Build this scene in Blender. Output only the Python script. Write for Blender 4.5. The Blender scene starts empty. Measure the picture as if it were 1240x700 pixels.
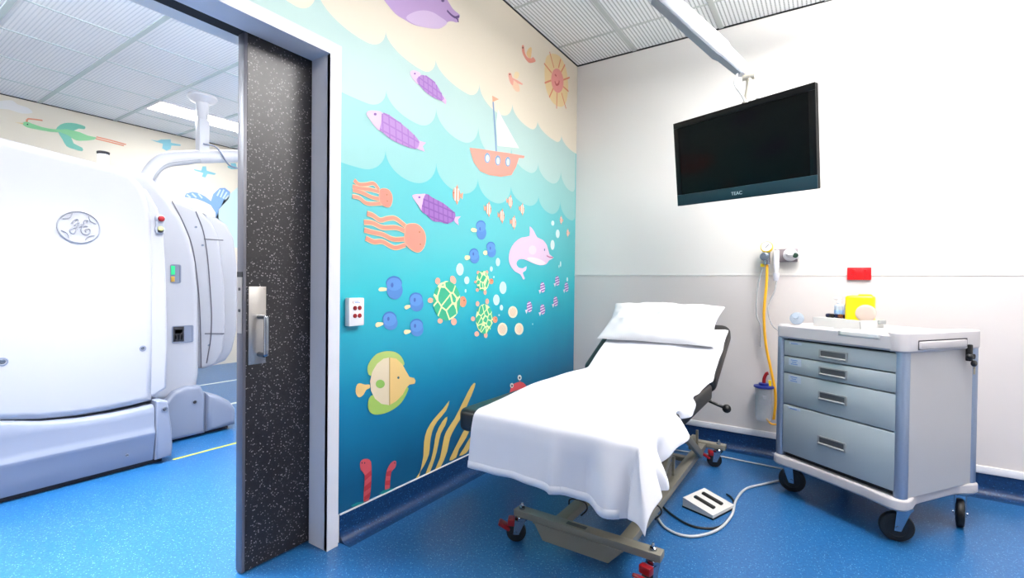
import bpy, bmesh, math, random
from mathutils import Vector, Matrix, Euler
from mathutils.geometry import tessellate_polygon
random.seed(7)
S = bpy.context.scene
COL = S.collection
PI = math.pi

# ------------------------------------------------------------------ materials
def lin(h, k=1.0):
    h = h.lstrip('#')
    out = []
    for i in (0, 2, 4):
        c = int(h[i:i+2], 16) / 255
        c = c / 12.92 if c <= .04045 else ((c + .055) / 1.055) ** 2.4
        out.append(min(1, c * k))
    return (*out, 1)

def new_mat(name):
    m = bpy.data.materials.new(name)
    m.use_nodes = True
    nt = m.node_tree
    return m, nt, nt.nodes['Principled BSDF']

def mat(name, col, rough=.5, metal=0, spec=.5, bump=0, bscale=200, mottle=0, trans=0, coat=0, emit=0):
    m, nt, b = new_mat(name)
    c = lin(col) if isinstance(col, str) else col
    b.inputs['Base Color'].default_value = c
    b.inputs['Roughness'].default_value = rough
    b.inputs['Metallic'].default_value = metal
    b.inputs['Specular IOR Level'].default_value = spec
    b.inputs['Transmission Weight'].default_value = trans
    b.inputs['Coat Weight'].default_value = coat
    if emit:
        b.inputs['Emission Color'].default_value = c
        b.inputs['Emission Strength'].default_value = emit
    if bump or mottle:
        tc = nt.nodes.new('ShaderNodeTexCoord')
        n = nt.nodes.new('ShaderNodeTexNoise')
        n.inputs['Scale'].default_value = bscale
        n.inputs['Detail'].default_value = 4
        nt.links.new(tc.outputs['Object'], n.inputs['Vector'])
        if bump:
            bp = nt.nodes.new('ShaderNodeBump')
            bp.inputs['Strength'].default_value = bump
            bp.inputs['Distance'].default_value = .002
            nt.links.new(n.outputs['Fac'], bp.inputs['Height'])
            nt.links.new(bp.outputs['Normal'], b.inputs['Normal'])
        if mottle:
            r = nt.nodes.new('ShaderNodeMixRGB')
            r.blend_type = 'MULTIPLY'
            r.inputs['Color1'].default_value = c
            mr = nt.nodes.new('ShaderNodeMapRange')
            mr.inputs['From Min'].default_value = .3
            mr.inputs['From Max'].default_value = .7
            mr.inputs['To Min'].default_value = 1 - mottle
            mr.inputs['To Max'].default_value = 1 + mottle
            nt.links.new(n.outputs['Fac'], mr.inputs['Value'])
            nt.links.new(mr.outputs['Result'], r.inputs['Color2'])
            r.inputs['Fac'].default_value = 1
            nt.links.new(r.outputs['Color'], b.inputs['Base Color'])
    return m

def speckle_mat(name, base, dark, fleck, rough, scale, amount, bump=0, mscale=90):
    """flecked vinyl / laminate: mottled base with small pale chips"""
    m, nt, b = new_mat(name)
    L = nt.links
    tc = nt.nodes.new('ShaderNodeTexCoord')
    n = nt.nodes.new('ShaderNodeTexNoise'); n.inputs['Scale'].default_value = mscale; n.inputs['Detail'].default_value = 6; n.inputs['Roughness'].default_value = .7
    L.new(tc.outputs['Object'], n.inputs['Vector'])
    cr = nt.nodes.new('ShaderNodeValToRGB')
    cr.color_ramp.elements[0].position = .36; cr.color_ramp.elements[0].color = lin(dark)
    cr.color_ramp.elements[1].position = .64; cr.color_ramp.elements[1].color = lin(base)
    L.new(n.outputs['Fac'], cr.inputs['Fac'])
    v = nt.nodes.new('ShaderNodeTexVoronoi'); v.inputs['Scale'].default_value = scale
    L.new(tc.outputs['Object'], v.inputs['Vector'])
    sep = nt.nodes.new('ShaderNodeSeparateColor'); L.new(v.outputs['Color'], sep.inputs['Color'])
    g = nt.nodes.new('ShaderNodeMath'); g.operation = 'GREATER_THAN'; g.inputs[1].default_value = 1 - amount
    L.new(sep.outputs['Red'], g.inputs[0])
    ln = nt.nodes.new('ShaderNodeMath'); ln.operation = 'LESS_THAN'; ln.inputs[1].default_value = .42
    L.new(v.outputs['Distance'], ln.inputs[0])
    mu = nt.nodes.new('ShaderNodeMath'); mu.operation = 'MULTIPLY'
    L.new(g.outputs[0], mu.inputs[0]); L.new(ln.outputs[0], mu.inputs[1])
    m2 = nt.nodes.new('ShaderNodeMath'); m2.operation = 'MULTIPLY'
    L.new(mu.outputs[0], m2.inputs[0]); L.new(sep.outputs['Green'], m2.inputs[1])
    mix = nt.nodes.new('ShaderNodeMixRGB')
    L.new(m2.outputs[0], mix.inputs['Fac']); L.new(cr.outputs['Color'], mix.inputs['Color1'])
    mix.inputs['Color2'].default_value = lin(fleck)
    L.new(mix.outputs['Color'], b.inputs['Base Color'])
    b.inputs['Roughness'].default_value = rough
    if bump:
        bp = nt.nodes.new('ShaderNodeBump'); bp.inputs['Strength'].default_value = bump; bp.inputs['Distance'].default_value = .001
        L.new(n.outputs['Fac'], bp.inputs['Height']); L.new(bp.outputs['Normal'], b.inputs['Normal'])
    return m

def slat_mat(name, axis, period, slat, slot):
    """ceiling tile of narrow slats with perforated slots between them"""
    m, nt, b = new_mat(name)
    L = nt.links
    tc = nt.nodes.new('ShaderNodeTexCoord')
    sp = nt.nodes.new('ShaderNodeSeparateXYZ'); L.new(tc.outputs['Object'], sp.inputs[0])
    def frac(out, per, thr):
        a = nt.nodes.new('ShaderNodeMath'); a.operation = 'DIVIDE'; a.inputs[1].default_value = per; L.new(out, a.inputs[0])
        f = nt.nodes.new('ShaderNodeMath'); f.operation = 'FRACT'; L.new(a.outputs[0], f.inputs[0])
        t = nt.nodes.new('ShaderNodeMath'); t.operation = 'LESS_THAN'; t.inputs[1].default_value = thr; L.new(f.outputs[0], t.inputs[0])
        return t.outputs[0]
    o = {'x': 'X', 'y': 'Y'}
    across = 'Y' if axis == 'x' else 'X'
    along = 'X' if axis == 'x' else 'Y'
    a = frac(sp.outputs[across], period, .34)
    c = frac(sp.outputs[along], .016, .8)
    mu = nt.nodes.new('ShaderNodeMath'); mu.operation = 'MULTIPLY'; L.new(a, mu.inputs[0]); L.new(c, mu.inputs[1])
    mix = nt.nodes.new('ShaderNodeMixRGB'); L.new(mu.outputs[0], mix.inputs['Fac'])
    mix.inputs['Color1'].default_value = lin(slat); mix.inputs['Color2'].default_value = lin(slot)
    L.new(mix.outputs['Color'], b.inputs['Base Color'])
    b.inputs['Roughness'].default_value = .6
    return m

def sea_mat(name, stops, z0, z1):
    """painted sea: the mural's own colour runs from deep blue at the skirting to aqua"""
    m, nt, b = new_mat(name)
    L = nt.links
    tc = nt.nodes.new('ShaderNodeTexCoord')
    sp = nt.nodes.new('ShaderNodeSeparateXYZ'); L.new(tc.outputs['Object'], sp.inputs[0])
    n = nt.nodes.new('ShaderNodeTexNoise'); n.inputs['Scale'].default_value = 3.5; n.inputs['Detail'].default_value = 6
    L.new(tc.outputs['Object'], n.inputs['Vector'])
    ad = nt.nodes.new('ShaderNodeMath'); ad.operation = 'MULTIPLY_ADD'; ad.inputs[1].default_value = .16; L.new(n.outputs['Fac'], ad.inputs[0]); L.new(sp.outputs['Z'], ad.inputs[2])
    mr = nt.nodes.new('ShaderNodeMapRange'); mr.inputs['From Min'].default_value = z0 + .08; mr.inputs['From Max'].default_value = z1 + .08
    L.new(ad.outputs[0], mr.inputs['Value'])
    cr = nt.nodes.new('ShaderNodeValToRGB')
    el = cr.color_ramp.elements
    el[0].position, el[0].color = stops[0][0], lin(stops[0][1])
    el[1].position, el[1].color = stops[-1][0], lin(stops[-1][1])
    for p, c in stops[1:-1]:
        e = el.new(p); e.color = lin(c)
    L.new(mr.outputs['Result'], cr.inputs['Fac'])
    L.new(cr.outputs['Color'], b.inputs['Base Color'])
    b.inputs['Roughness'].default_value = .45
    return m

def net_mat(name, base, line, scale, width):
    m, nt, b = new_mat(name)
    L = nt.links
    tc = nt.nodes.new('ShaderNodeTexCoord')
    v = nt.nodes.new('ShaderNodeTexVoronoi'); v.feature = 'DISTANCE_TO_EDGE'; v.inputs['Scale'].default_value = scale
    L.new(tc.outputs['Object'], v.inputs['Vector'])
    g = nt.nodes.new('ShaderNodeMath'); g.operation = 'LESS_THAN'; g.inputs[1].default_value = width; L.new(v.outputs['Distance'], g.inputs[0])
    mix = nt.nodes.new('ShaderNodeMixRGB'); L.new(g.outputs[0], mix.inputs['Fac'])
    mix.inputs['Color1'].default_value = lin(base); mix.inputs['Color2'].default_value = lin(line)
    L.new(mix.outputs['Color'], b.inputs['Base Color'])
    b.inputs['Roughness'].default_value = .45
    return m

M = {}
def flat(h, rough=.45):
    k = 'paint_' + h.lstrip('#')
    if k not in M:
        M[k] = mat(k, lin(h, .84), rough)
    return M[k]

WHITE = mat('wall_paint_white', '#e2deda', .5, bump=.05, bscale=300)
DADO = mat('wall_vinyl_pale', '#d2cbc9', .38, bump=.05, bscale=200)
TRIMW = mat('trim_white', '#e4e2e6', .3)
FRAMEW = mat('door_frame_grey_white', '#d6d6dd', .35)
FLOOR = speckle_mat('blue_flecked_vinyl', '#23669e', '#124c84', '#84b4d8', .3, 210, .16, .15)
FLOOR.node_tree.nodes['Principled BSDF'].inputs['Specular IOR Level'].default_value = .7
COVE = speckle_mat('blue_flecked_cove', '#0a386a', '#07274f', '#4a80b2', .36, 210, .12, .1)
CEIL_E = slat_mat('slatted_tile_exam', 'y', .0235, '#fbfbfa', '#acacaa')
CEIL_S = slat_mat('slatted_tile_scanner_room', 'x', .0235, '#fafbfc', '#dde1e4')
TBAR = mat('ceiling_grid_metal', '#c9ccc8', .4, .2)
TBARS = mat('ceiling_grid_pale', '#c2d0d0', .4, .1)
DARKGAP = mat('shadow_gap_black', '#101012', .8)
LAMINATE = speckle_mat('black_flecked_laminate', '#1d1a1e', '#100e11', '#948c90', .38, 180, .17)
ALU = mat('brushed_steel', '#b0aca8', .32, .9)
EDGEM = mat('door_edge_grey', '#5d5c64', .4, .3)
CHROME = mat('chrome', '#a2a7b0', .16, 1)
BLACKV = mat('black_vinyl', '#0c0d0e', .34, bump=.15, bscale=250)
SHEETM = mat('white_cotton', '#d9d9e0', .85, bump=.12, bscale=700)
PILLOWM = mat('white_pillowcase', '#dcdbdf', .85, bump=.1, bscale=600)
BEIGE = mat('beige_powder_coat', '#7d796d', .4)
RED = mat('red_plastic', '#8f0f19', .3)
REDB = mat('bright_red_plastic', '#e00612', .35)
RUBBER = mat('black_rubber', '#0d0d0f', .5)
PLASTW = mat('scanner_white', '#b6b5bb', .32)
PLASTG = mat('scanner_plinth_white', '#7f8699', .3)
SEAM = mat('seam_dark', '#26242a', .6)
TVB = mat('tv_black_gloss', '#040506', .3, spec=.2)
TVS = mat('tv_screen', '#020304', .12, spec=.12)
TVBAND = mat('tv_lower_bezel', '#16323c', .3, spec=.3)
ARMW = mat('arm_white', '#e9e9ec', .35)
ARMSHADE = mat('arm_shade_grey', '#8e949e', .4)  # shaded tone of the white arm, put into the colour
TROLW = mat('trolley_top_white', '#bfbabc', .4)
TROLP = mat('trolley_panel', '#b9b6b6', .4)
TROLD = mat('trolley_drawer', '#a6b0b4', .4)
TROLPOST = mat('trolley_post_aluminium', '#8f9db4', .34, .55)
HANDG = mat('handle_grey', '#96999a', .4, .2)
PAPER = mat('white_paper', '#d2d1cf', .8)
YEL = mat('yellow_plastic', '#ffd800', .35)
HOSEY = mat('yellow_hose', '#f0b020', .4)
def clear(name, col, fac, rough=.08):
    m, nt, b = new_mat(name)
    b.inputs['Base Color'].default_value = lin(col); b.inputs['Roughness'].default_value = rough
    tr = nt.nodes.new('ShaderNodeBsdfTransparent'); mx = nt.nodes.new('ShaderNodeMixShader'); mx.inputs['Fac'].default_value = fac
    nt.links.new(tr.outputs[0], mx.inputs[1]); nt.links.new(b.outputs[0], mx.inputs[2])
    nt.links.new(mx.outputs[0], nt.nodes['Material Output'].inputs['Surface'])
    return m
CLEAR = clear('clear_plastic', '#e6eaf0', .22)
BLUEL = mat('blue_lid', '#1a2a80', .35)
NAVY = mat('navy_plastic', '#0c1440', .4)
CABLEG = mat('grey_cable', '#b9bdc0', .5)
CABLEB = mat('black_cable', '#101113', .5)
PALEBLUE = mat('pale_blue_label', '#9cc0ea', .5)
LIGHTM = mat('lamp_diffuser', '#ffffff', .5, emit=6)
YTAPE = mat('yellow_floor_tape', '#a9ae3c', .6)
WTAPE = mat('pale_floor_tape', '#e0e6d8', .6)

# ------------------------------------------------------------------ geometry
def wmat(o):
    m = Matrix.LocRotScale(o.location, o.rotation_euler, o.scale)
    return wmat(o.parent) @ m if o.parent else m

def link(name, me, mats, parent=None, smooth=True, angle=35):
    for m in (mats if isinstance(mats, (list, tuple)) else [mats]):
        me.materials.append(m)
    if smooth:
        me.polygons.foreach_set('use_smooth', [True] * len(me.polygons))
        me.set_sharp_from_angle(angle=math.radians(angle))
    o = bpy.data.objects.new(name, me)
    COL.objects.link(o)
    if parent:
        o.parent = parent
    return o

class MB:
    def __init__(self): self.bm = bmesh.new(); self.mi = 0
    def _mi(self, faces, mi):
        for f in faces: f.material_index = self.mi if mi is None else mi
    def box(self, c, s, rot=None, bev=0, seg=2, mi=None):
        r = bmesh.ops.create_cube(self.bm, size=1)
        vs = r['verts']
        mt = Matrix.Translation(c) @ ((Euler(rot).to_matrix().to_4x4()) if rot is not None and not isinstance(rot, Matrix) else (rot.to_4x4() if rot is not None else Matrix())) @ Matrix.Diagonal((*s, 1))
        bmesh.ops.transform(self.bm, matrix=mt, verts=vs)
        fs = list({f for v in vs for f in v.link_faces})
        self._mi(fs, mi)
        if bev:
            es = list({e for v in vs for e in v.link_edges})
            rr = bmesh.ops.bevel(self.bm, geom=es, offset=bev, segments=seg, profile=.5, affect='EDGES', clamp_overlap=True)
            self._mi(rr['faces'], mi)
        return self
    def bx(self, x0, x1, y0, y1, z0, z1, bev=0, mi=None, seg=2):
        return self.box(((x0+x1)/2, (y0+y1)/2, (z0+z1)/2), (abs(x1-x0), abs(y1-y0), abs(z1-z0)), None, bev, seg, mi)
    def loops(self, rings, cap0=True, cap1=True, closed=True, mi=None):
        V = [[self.bm.verts.new(p) for p in r] for r in rings]
        fs = []
        n = len(V[0])
        for a, b in zip(V, V[1:]):
            for i in range(n if closed else n - 1):
                j = (i + 1) % n
                try: fs.append(self.bm.faces.new((a[i], a[j], b[j], b[i])))
                except ValueError: pass
        if cap0: fs += self.cap(V[0], True)
        if cap1: fs += self.cap(V[-1], False)
        self._mi(fs, mi)
        return self
    def cap(self, vs, rev):
        tri = tessellate_polygon([[v.co.copy() for v in vs]])
        out = []
        for t in tri:
            try: out.append(self.bm.faces.new([vs[i] for i in t]))
            except ValueError: pass
        return out
    def cyl(self, a, b, r, r2=None, seg=20, mi=None):
        a, b = Vector(a), Vector(b)
        d = (b - a).normalized()
        s = d.orthogonal().normalized(); t = d.cross(s)
        r2 = r if r2 is None else r2
        R = lambda c, q: [c + (s * math.cos(2*PI*i/seg) + t * math.sin(2*PI*i/seg)) * q for i in range(seg)]
        return self.loops([R(a, r), R(b, r2)], mi=mi)
    def lathe(self, c, axis, prof, seg=24, mi=None):
        c = Vector(c); d = Vector(axis).normalized(); s = d.orthogonal().normalized(); t = d.cross(s)
        rings = [[c + d*h + (s*math.cos(2*PI*i/seg) + t*math.sin(2*PI*i/seg))*max(r, 1e-4) for i in range(seg)] for r, h in prof]
        return self.loops(rings, mi=mi)
    def ball(self, c, r, sc=(1, 1, 1), mi=None, seg=16):
        c = Vector(c)
        rings = []
        for k in range(1, seg // 2):
            th = PI * k / (seg // 2)
            rings.append([c + Vector((r*sc[0]*math.sin(th)*math.cos(2*PI*i/seg), r*sc[1]*math.sin(th)*math.sin(2*PI*i/seg), r*sc[2]*math.cos(th))) for i in range(seg)])
        return self.loops(rings, mi=mi)
    def tube(self, pts, r, seg=10, mi=None, sub=6):
        P = cr_open([Vector(p) for p in pts], sub) if sub > 1 else [Vector(p) for p in pts]
        rings = []
        prev = None
        for i, p in enumerate(P):
            d = (P[min(i+1, len(P)-1)] - P[max(i-1, 0)]).normalized()
            s = d.orthogonal().normalized() if prev is None else (prev - d * prev.dot(d)).normalized()
            prev = s; t = d.cross(s)
            rr = r(i/(len(P)-1)) if callable(r) else r
            rings.append([p + (s*math.cos(2*PI*k/seg) + t*math.sin(2*PI*k/seg))*rr for k in range(seg)])
        return self.loops(rings, mi=mi)
    def prism(self, pts, f0, f1, mi=None):
        """outline pts (2-D) swept between two 3-D mappings"""
        return self.loops([[f0(*p) for p in pts], [f1(*p) for p in pts]], mi=mi)
    def slab(self, pts, x0, x1, r=.02, n=4, mi=None, back=True):
        """outline in (y,z), front face at x0, back at x1, front edge rounded with radius r"""
        pts = ccw(pts)
        sg = 1 if x0 > x1 else -1
        rings = []
        for k in range(n + 1):
            a = PI/2 * k / n
            off = r * (1 - math.sin(a)); dx = r * (1 - math.cos(a))
            q = inset(pts, off)
            rings.append([Vector((x0 - sg*dx, y, z)) for y, z in q])
        rings.append([Vector((x1, y, z)) for y, z in pts])
        return self.loops(rings, mi=mi)
    def poly(self, pts3, mi=None):
        vs = [self.bm.verts.new(p) for p in pts3]
        self._mi(self.cap(vs, False), mi)
        return self
    def build(self, name, mats, parent=None, world=False, smooth=True, angle=35, origin=None):
        bmesh.ops.recalc_face_normals(self.bm, faces=self.bm.faces)
        me = bpy.data.meshes.new(name)
        self.bm.to_mesh(me); self.bm.free()
        off = None
        if world and parent:
            me.transform(wmat(parent).inverted())
        if origin is not None:
            me.transform(Matrix.Translation(-Vector(origin)))
        o = link(name, me, mats, parent, smooth, angle)
        if origin is not None: o.location = origin
        return o

def ccw(p):
    a = sum(p[i][0]*p[(i+1) % len(p)][1] - p[(i+1) % len(p)][0]*p[i][1] for i in range(len(p)))
    return list(p) if a > 0 else list(p)[::-1]
def inset(p, d):
    n = len(p); out = []
    for i in range(n):
        a, b, c = Vector(p[i-1]), Vector(p[i]), Vector(p[(i+1) % n])
        e1 = (b - a).normalized(); e2 = (c - b).normalized()
        n1 = Vector((-e1.y, e1.x)); n2 = Vector((-e2.y, e2.x))
        m = (n1 + n2)
        if m.length < 1e-6: m = n1
        m.normalize()
        k = d / max(.5, m.dot(n1))
        out.append((b.x + m.x*k, b.y + m.y*k))
    return out
def cr_open(P, sub):
    if len(P) < 3: return P
    out = []
    for i in range(len(P) - 1):
        p0 = P[i-1] if i else P[0]*2 - P[1]
        p1, p2 = P[i], P[i+1]
        p3 = P[i+2] if i + 2 < len(P) else P[-1]*2 - P[-2]
        for k in range(sub):
            t = k / sub
            out.append(.5*((2*p1) + (p2-p0)*t + (2*p0-5*p1+4*p2-p3)*t*t + (3*p1-p0-3*p2+p3)*t**3))
    out.append(P[-1])
    return out
def cr_closed(P, sub=4):
    P = [Vector(p) for p in P]; n = len(P); out = []
    for i in range(n):
        p0, p1, p2, p3 = P[i-1], P[i], P[(i+1) % n], P[(i+2) % n]
        for k in range(sub):
            t = k / sub
            out.append(tuple(.5*((2*p1) + (p2-p0)*t + (2*p0-5*p1+4*p2-p3)*t*t + (3*p1-p0-3*p2+p3)*t**3)))
    return out
def rrect(x0, x1, y0, y1, r, n=6):
    out = []
    for cx, cy, a0 in ((x1-r, y1-r, 0), (x0+r, y1-r, 90), (x0+r, y0+r, 180), (x1-r, y0+r, 270)):
        for k in range(n + 1):
            a = math.radians(a0 + 90*k/n)
            out.append((cx + r*math.cos(a), cy + r*math.sin(a)))
    return out
def ell(cx, cy, rx, ry, rot=0, n=20):
    c, s = math.cos(rot), math.sin(rot)
    return [(cx + rx*math.cos(2*PI*i/n)*c - ry*math.sin(2*PI*i/n)*s, cy + rx*math.cos(2*PI*i/n)*s + ry*math.sin(2*PI*i/n)*c) for i in range(n)]

def thing(name, label, cat, loc=(0, 0, 0), rot=(0, 0, 0), group=None):
    o = bpy.data.objects.new(name, None)
    o.empty_display_size = .1
    COL.objects.link(o)
    o.location = loc; o.rotation_euler = rot
    return tag(o, label, cat, group)
def tag(o, label, cat, group=None):
    o['label'] = label; o['category'] = cat
    if group: o['group'] = group
    return o
def struct(o, label=None, cat=None):
    o['kind'] = 'structure'
    if label: o['label'] = label
    if cat: o['category'] = cat
    return o

# ------------------------------------------------------------------ room shell
H = 2.867          # ceiling height
XR, YF = 3.55, -4.7
OY0, OY1, OZ = -3.62, -2.303, 2.03     # door opening
SX0, SY0, SY1 = -4.93, -5.3, .7        # scanner room
b = MB().bx(SX0-.1, XR+.1, SY0-.1, SY1+.1, -.1, 0)
struct(b.build('floor', FLOOR, smooth=False), 'blue flecked vinyl floor running through both rooms', 'floor')

def ceiling(name, x0, x1, y0, y1, tile, bar, mains, crosses, along, label, wide, thin):
    b = MB()
    b.bx(x0, x1, y0, y1, H, H+.05, mi=0)
    for m in mains:
        if along == 'y': b.bx(m-wide/2, m+wide/2, y0, y1, H-.006, H+.001, mi=1)
        else: b.bx(x0, x1, m-wide/2, m+wide/2, H-.006, H+.001, mi=1)
    for c in crosses:
        if along == 'y': b.bx(x0, x1, c-thin/2, c+thin/2, H-.004, H+.001, mi=1)
        else: b.bx(c-thin/2, c+thin/2, y0, y1, H-.004, H+.001, mi=1)
    # shadow-line wall angle
    b.bx(x0, x1, y1-.008, y1, H-.008, H+.001, mi=2); b.bx(x0, x0+.008, y0, y1, H-.008, H+.001, mi=2)
    return struct(b.build(name, [tile, bar, DARKGAP], smooth=False), label, 'ceiling')
ceiling('ceiling', 0, XR, YF, 0, CEIL_E, TBAR, [.477+.605*k for k in range(5)], [-.35-.6*k for k in range(8)], 'y',
        'suspended ceiling of white slatted tiles over the examination room', .03, .016)
ceiling('ceiling', SX0, -.25, SY0, SY1, CEIL_S, TBARS, [-.875+.615*k for k in (-7, -6, -5, -4, -3, -2, -1, 0, 1, 2)], [-1.96-.613*k for k in range(-3, 5)], 'x',
        'suspended ceiling of pale slatted tiles over the scanner room', .034, .012)

b = MB(); b.bx(-.3, XR+.12, 0, .12, 0, 1.18, mi=1); b.bx(-.3, XR+.12, 0, .12, 1.18, H+.05, mi=0)
struct(b.build('wall_back', [WHITE, DADO], smooth=False), 'white wall behind the couch and the trolley', 'wall')
struct(MB().bx(XR, XR+.12, YF-.1, 0, 0, H+.05).build('wall_right', mat('side_wall_pale','#cfccc9',.6), smooth=False), 'plain white wall at the right', 'wall')
struct(MB().bx(-.1, XR+.12, YF-.12, YF, 0, H+.05).build('wall_front', mat('front_wall_grey','#a8a6a6',.6), smooth=False), 'plain white wall opposite the couch', 'wall')
b = MB()
b.bx(-.09, 0, OY1, 0, 0, H+.05)                       # front leaf of the pocket
b.bx(-.25, -.165, OY1, SY1, 0, H+.05)                # leaf on the scanner side
b.bx(-.165, -.09, -1.28, 0, 0, H+.05)
b.bx(-.25, 0, OY0, OY1, OZ+.05, H+.05)
b.bx(-.09, 0, OY0, OY1, OZ, OZ+.05); b.bx(-.25, -.165, OY0, OY1, OZ, OZ+.05)
b.bx(-.25, 0, SY0, OY0, 0, H+.05)
struct(b.build('wall_left', WHITE, smooth=False), 'wall with the doorway between the examination room and the scanner room', 'wall')
struct(MB().bx(SX0-.12, SX0, SY0-.1, SY1+.1, 0, H+.05).build('wall_far', mat('far_wall_cream', '#e2d8c6', .5), smooth=False), 'cream wall behind the scanner with painted birds', 'wall')
b = MB(); b.bx(SX0, -.25, SY1, SY1+.12, 0, H+.05); b.bx(SX0, -.25, SY0-.12, SY0, 0, H+.05)
struct(b.build('wall_end', WHITE, smooth=False), 'white end walls of the scanner room', 'wall')

# coved vinyl skirting
def cove(name, f, l0, l1, label):
    r = .05; prof = [(0, .117), (.004, .117), (.004, r)]
    for k in range(1, 9):
        a = PI/2*k/8
        prof.append((.004 + r - r*math.cos(a), r - r*math.sin(a) + .001))
    prof += [(.07, .0), (0, 0)]
    b = MB(); b.loops([[f(d, z, l0) for d, z in prof], [f(d, z, l1) for d, z in prof]])
    return struct(b.build(name, COVE), label, 'skirting')
cove('baseboard_left', lambda d, z, l: Vector((d, l, z)), OY1+.066, -.0, 'dark blue coved vinyl skirting below the mural')
cove('baseboard_back', lambda d, z, l: Vector((l, -d, z)), .0, XR, 'dark blue coved vinyl skirting below the white wall')
struct(MB().bx(0, XR, -.012, 0, .117, .158, bev=.005).build('trim_1', TRIMW), 'white capping strip over the blue skirting', 'trim')
struct(MB().bx(0, XR, -.003, 0, 1.174, 1.186, bev=.001).build('trim_2', WHITE), 'thin white joint strip across the wall at trolley height', 'trim')
struct(MB().bx(0, .006, OY1+.066, 0, .115, .121).build('trim_3', TRIMW), 'thin white bead between mural and skirting', 'trim')

# door frame: lining and architrave
b = MB()
b.bx(-.102, .0205, OY1-.008, OY1, 0, OZ); b.bx(-.102, .0205, OY0, OY0+.008, 0, OZ)
b.bx(-.102, .0205, OY0+.008, OY1-.008, OZ-.008, OZ)
b.bx(0, .021, OY1-.008, OY1+.046, 0, OZ+.042, bev=.002); b.bx(0, .021, OY0-.048, OY0, 0, OZ+.042, bev=.002)
b.bx(0, .0205, OY0, OY1, OZ, OZ+.042)
struct(b.build('trim_4', FRAMEW, smooth=False), 'pale grey metal frame round the sliding door opening', 'door frame')
b = MB(); b.bx(-.166, -.1021, OY0, OY1, OZ-.006, OZ+.02)
struct(b.build('trim_5', DARKGAP, smooth=False), 'black track slot over the sliding door', 'trim')

# sliding door
door = thing('door_1', 'black flecked sliding door half drawn out of the wall', 'door', (-.128, -2.45, .004)); door['kind'] = 'structure'
DX0, DX1, DY0 = -.150, -.106, -2.586
MB().bx(DX0+.001, DX1, DY0+.012, -1.4, .008, OZ-.008).build('panel', LAMINATE, door, world=True, smooth=False)
MB().bx(DX0, DX1-.001, DY0, DY0+.012, .006, OZ-.008, bev=.001).build('edge_strip', EDGEM, door, world=True)
b = MB(); b.bx(DX0+.006, DX1-.006, DY0-.002, DY0+.002, .905, 1.115)
for z in (1.07, .99): b.cyl((-.128, DY0-.004, z), (-.128, DY0, z), .006, mi=1)
b.bx(DX0+.004, DX1-.004, DY0-.0025, DY0+.002, 1.115, 1.135, mi=1)
b.build('lock_plate', [ALU, RUBBER], door, world=True)
b = MB(); b.bx(DX1, DX1+.003, -2.567, -2.500, .785, 1.080, bev=.001)
for y in (-2.56, -2.507):
    for z in (.793, 1.072): b.lathe((DX1+.003, y, z), (1, 0, 0), [(.003, 0), (.002, .001)], 10)
b.build('pull_plate', ALU, door, world=True)
MB().tube([(DX1, -2.527, .965), (DX1+.045, -2.527, .965), (DX1+.052, -2.527, .955), (DX1+.052, -2.527, .89), (DX1+.052, -2.527, .835), (DX1+.045, -2.527, .822), (DX1, -2.527, .822)], .009, 14).build('door_handle', CHROME, door, world=True)

# ------------------------------------------------------------------ the painted mural
LAYER = .0003
class Fig:
    """a painted figure: flat shapes on the wall plane, stacked in thin coats"""
    def __init__(self, x=.0012, sign=1):
        self.b = MB(); self.mats = []; self.x = x; self.k = 0; self.s = sign
    def mi(self, c):
        m = flat(c) if isinstance(c, str) else c
        if m not in self.mats: self.mats.append(m)
        return self.mats.index(m)
    def poly(self, c, pts, sm=0, coat=True):
        self.k += 1 if coat else .3
        if sm: pts = cr_closed(pts, sm)
        x = self.x + LAYER*self.k
        vs = [self.b.bm.verts.new((x, y, z)) for y, z in pts]
        fs = self.b.cap(vs, False)
        for f in fs: f.material_index = self.mi(c)
        return self
    def line(self, c, pts, w, sm=4, coat=True):
        P = [Vector((p[0], p[1], 0)) for p in pts]
        P = cr_open(P, sm) if sm > 1 else P
        self.k += 1 if coat else .3
        x = self.x + LAYER*self.k
        V = []
        for i, p in enumerate(P):
            d = (P[min(i+1, len(P)-1)] - P[max(i-1, 0)])
            d = d.normalized() if d.length > 1e-9 else Vector((1, 0, 0))
            ww = w(i/(len(P)-1)) if callable(w) else w
            n = Vector((-d.y, d.x, 0))*ww/2
            V.append((self.b.bm.verts.new((x, p.x+n.x, p.y+n.y)), self.b.bm.verts.new((x, p.x-n.x, p.y-n.y))))
        for a, c2 in zip(V, V[1:]):
            f = self.b.bm.faces.new((a[0], a[1], c2[1], c2[0])); f.material_index = self.mi(c)
        return self
    def hatch(self, c, pts, ang, step, w):
        """parallel painted lines kept inside an outline"""
        self.k += 1
        d = Vector((math.cos(ang), math.sin(ang))); n = Vector((-d.y, d.x))
        ps = [Vector(p) for p in pts]
        ts = [p.dot(n) for p in ps]
        t = min(ts) + step*.5
        x = self.x + LAYER*self.k
        while t < max(ts):
            xs = []
            for i in range(len(ps)):
                a, b2 = ps[i], ps[(i+1) % len(ps)]
                ta, tb = a.dot(n) - t, b2.dot(n) - t
                if (ta < 0) != (tb < 0):
                    q = a + (b2-a)*(ta/(ta-tb)); xs.append(q.dot(d))
            xs.sort()
            for s0, s1 in zip(xs[::2], xs[1::2]):
                if s1 - s0 < w*1.2: continue
                v = [self.b.bm.verts.new((x, *(d*s + n*(t+o)))) for s, o in ((s0, -w/2), (s1, -w/2), (s1, w/2), (s0, w/2))]
                f = self.b.bm.faces.new(v); f.material_index = self.mi(c)
            t += step
        return self
    def build(self, name, parent, label):
        o = self.b.build(name, self.mats, parent, world=True, smooth=False)
        if label: o['label'] = label
        return o

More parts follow.
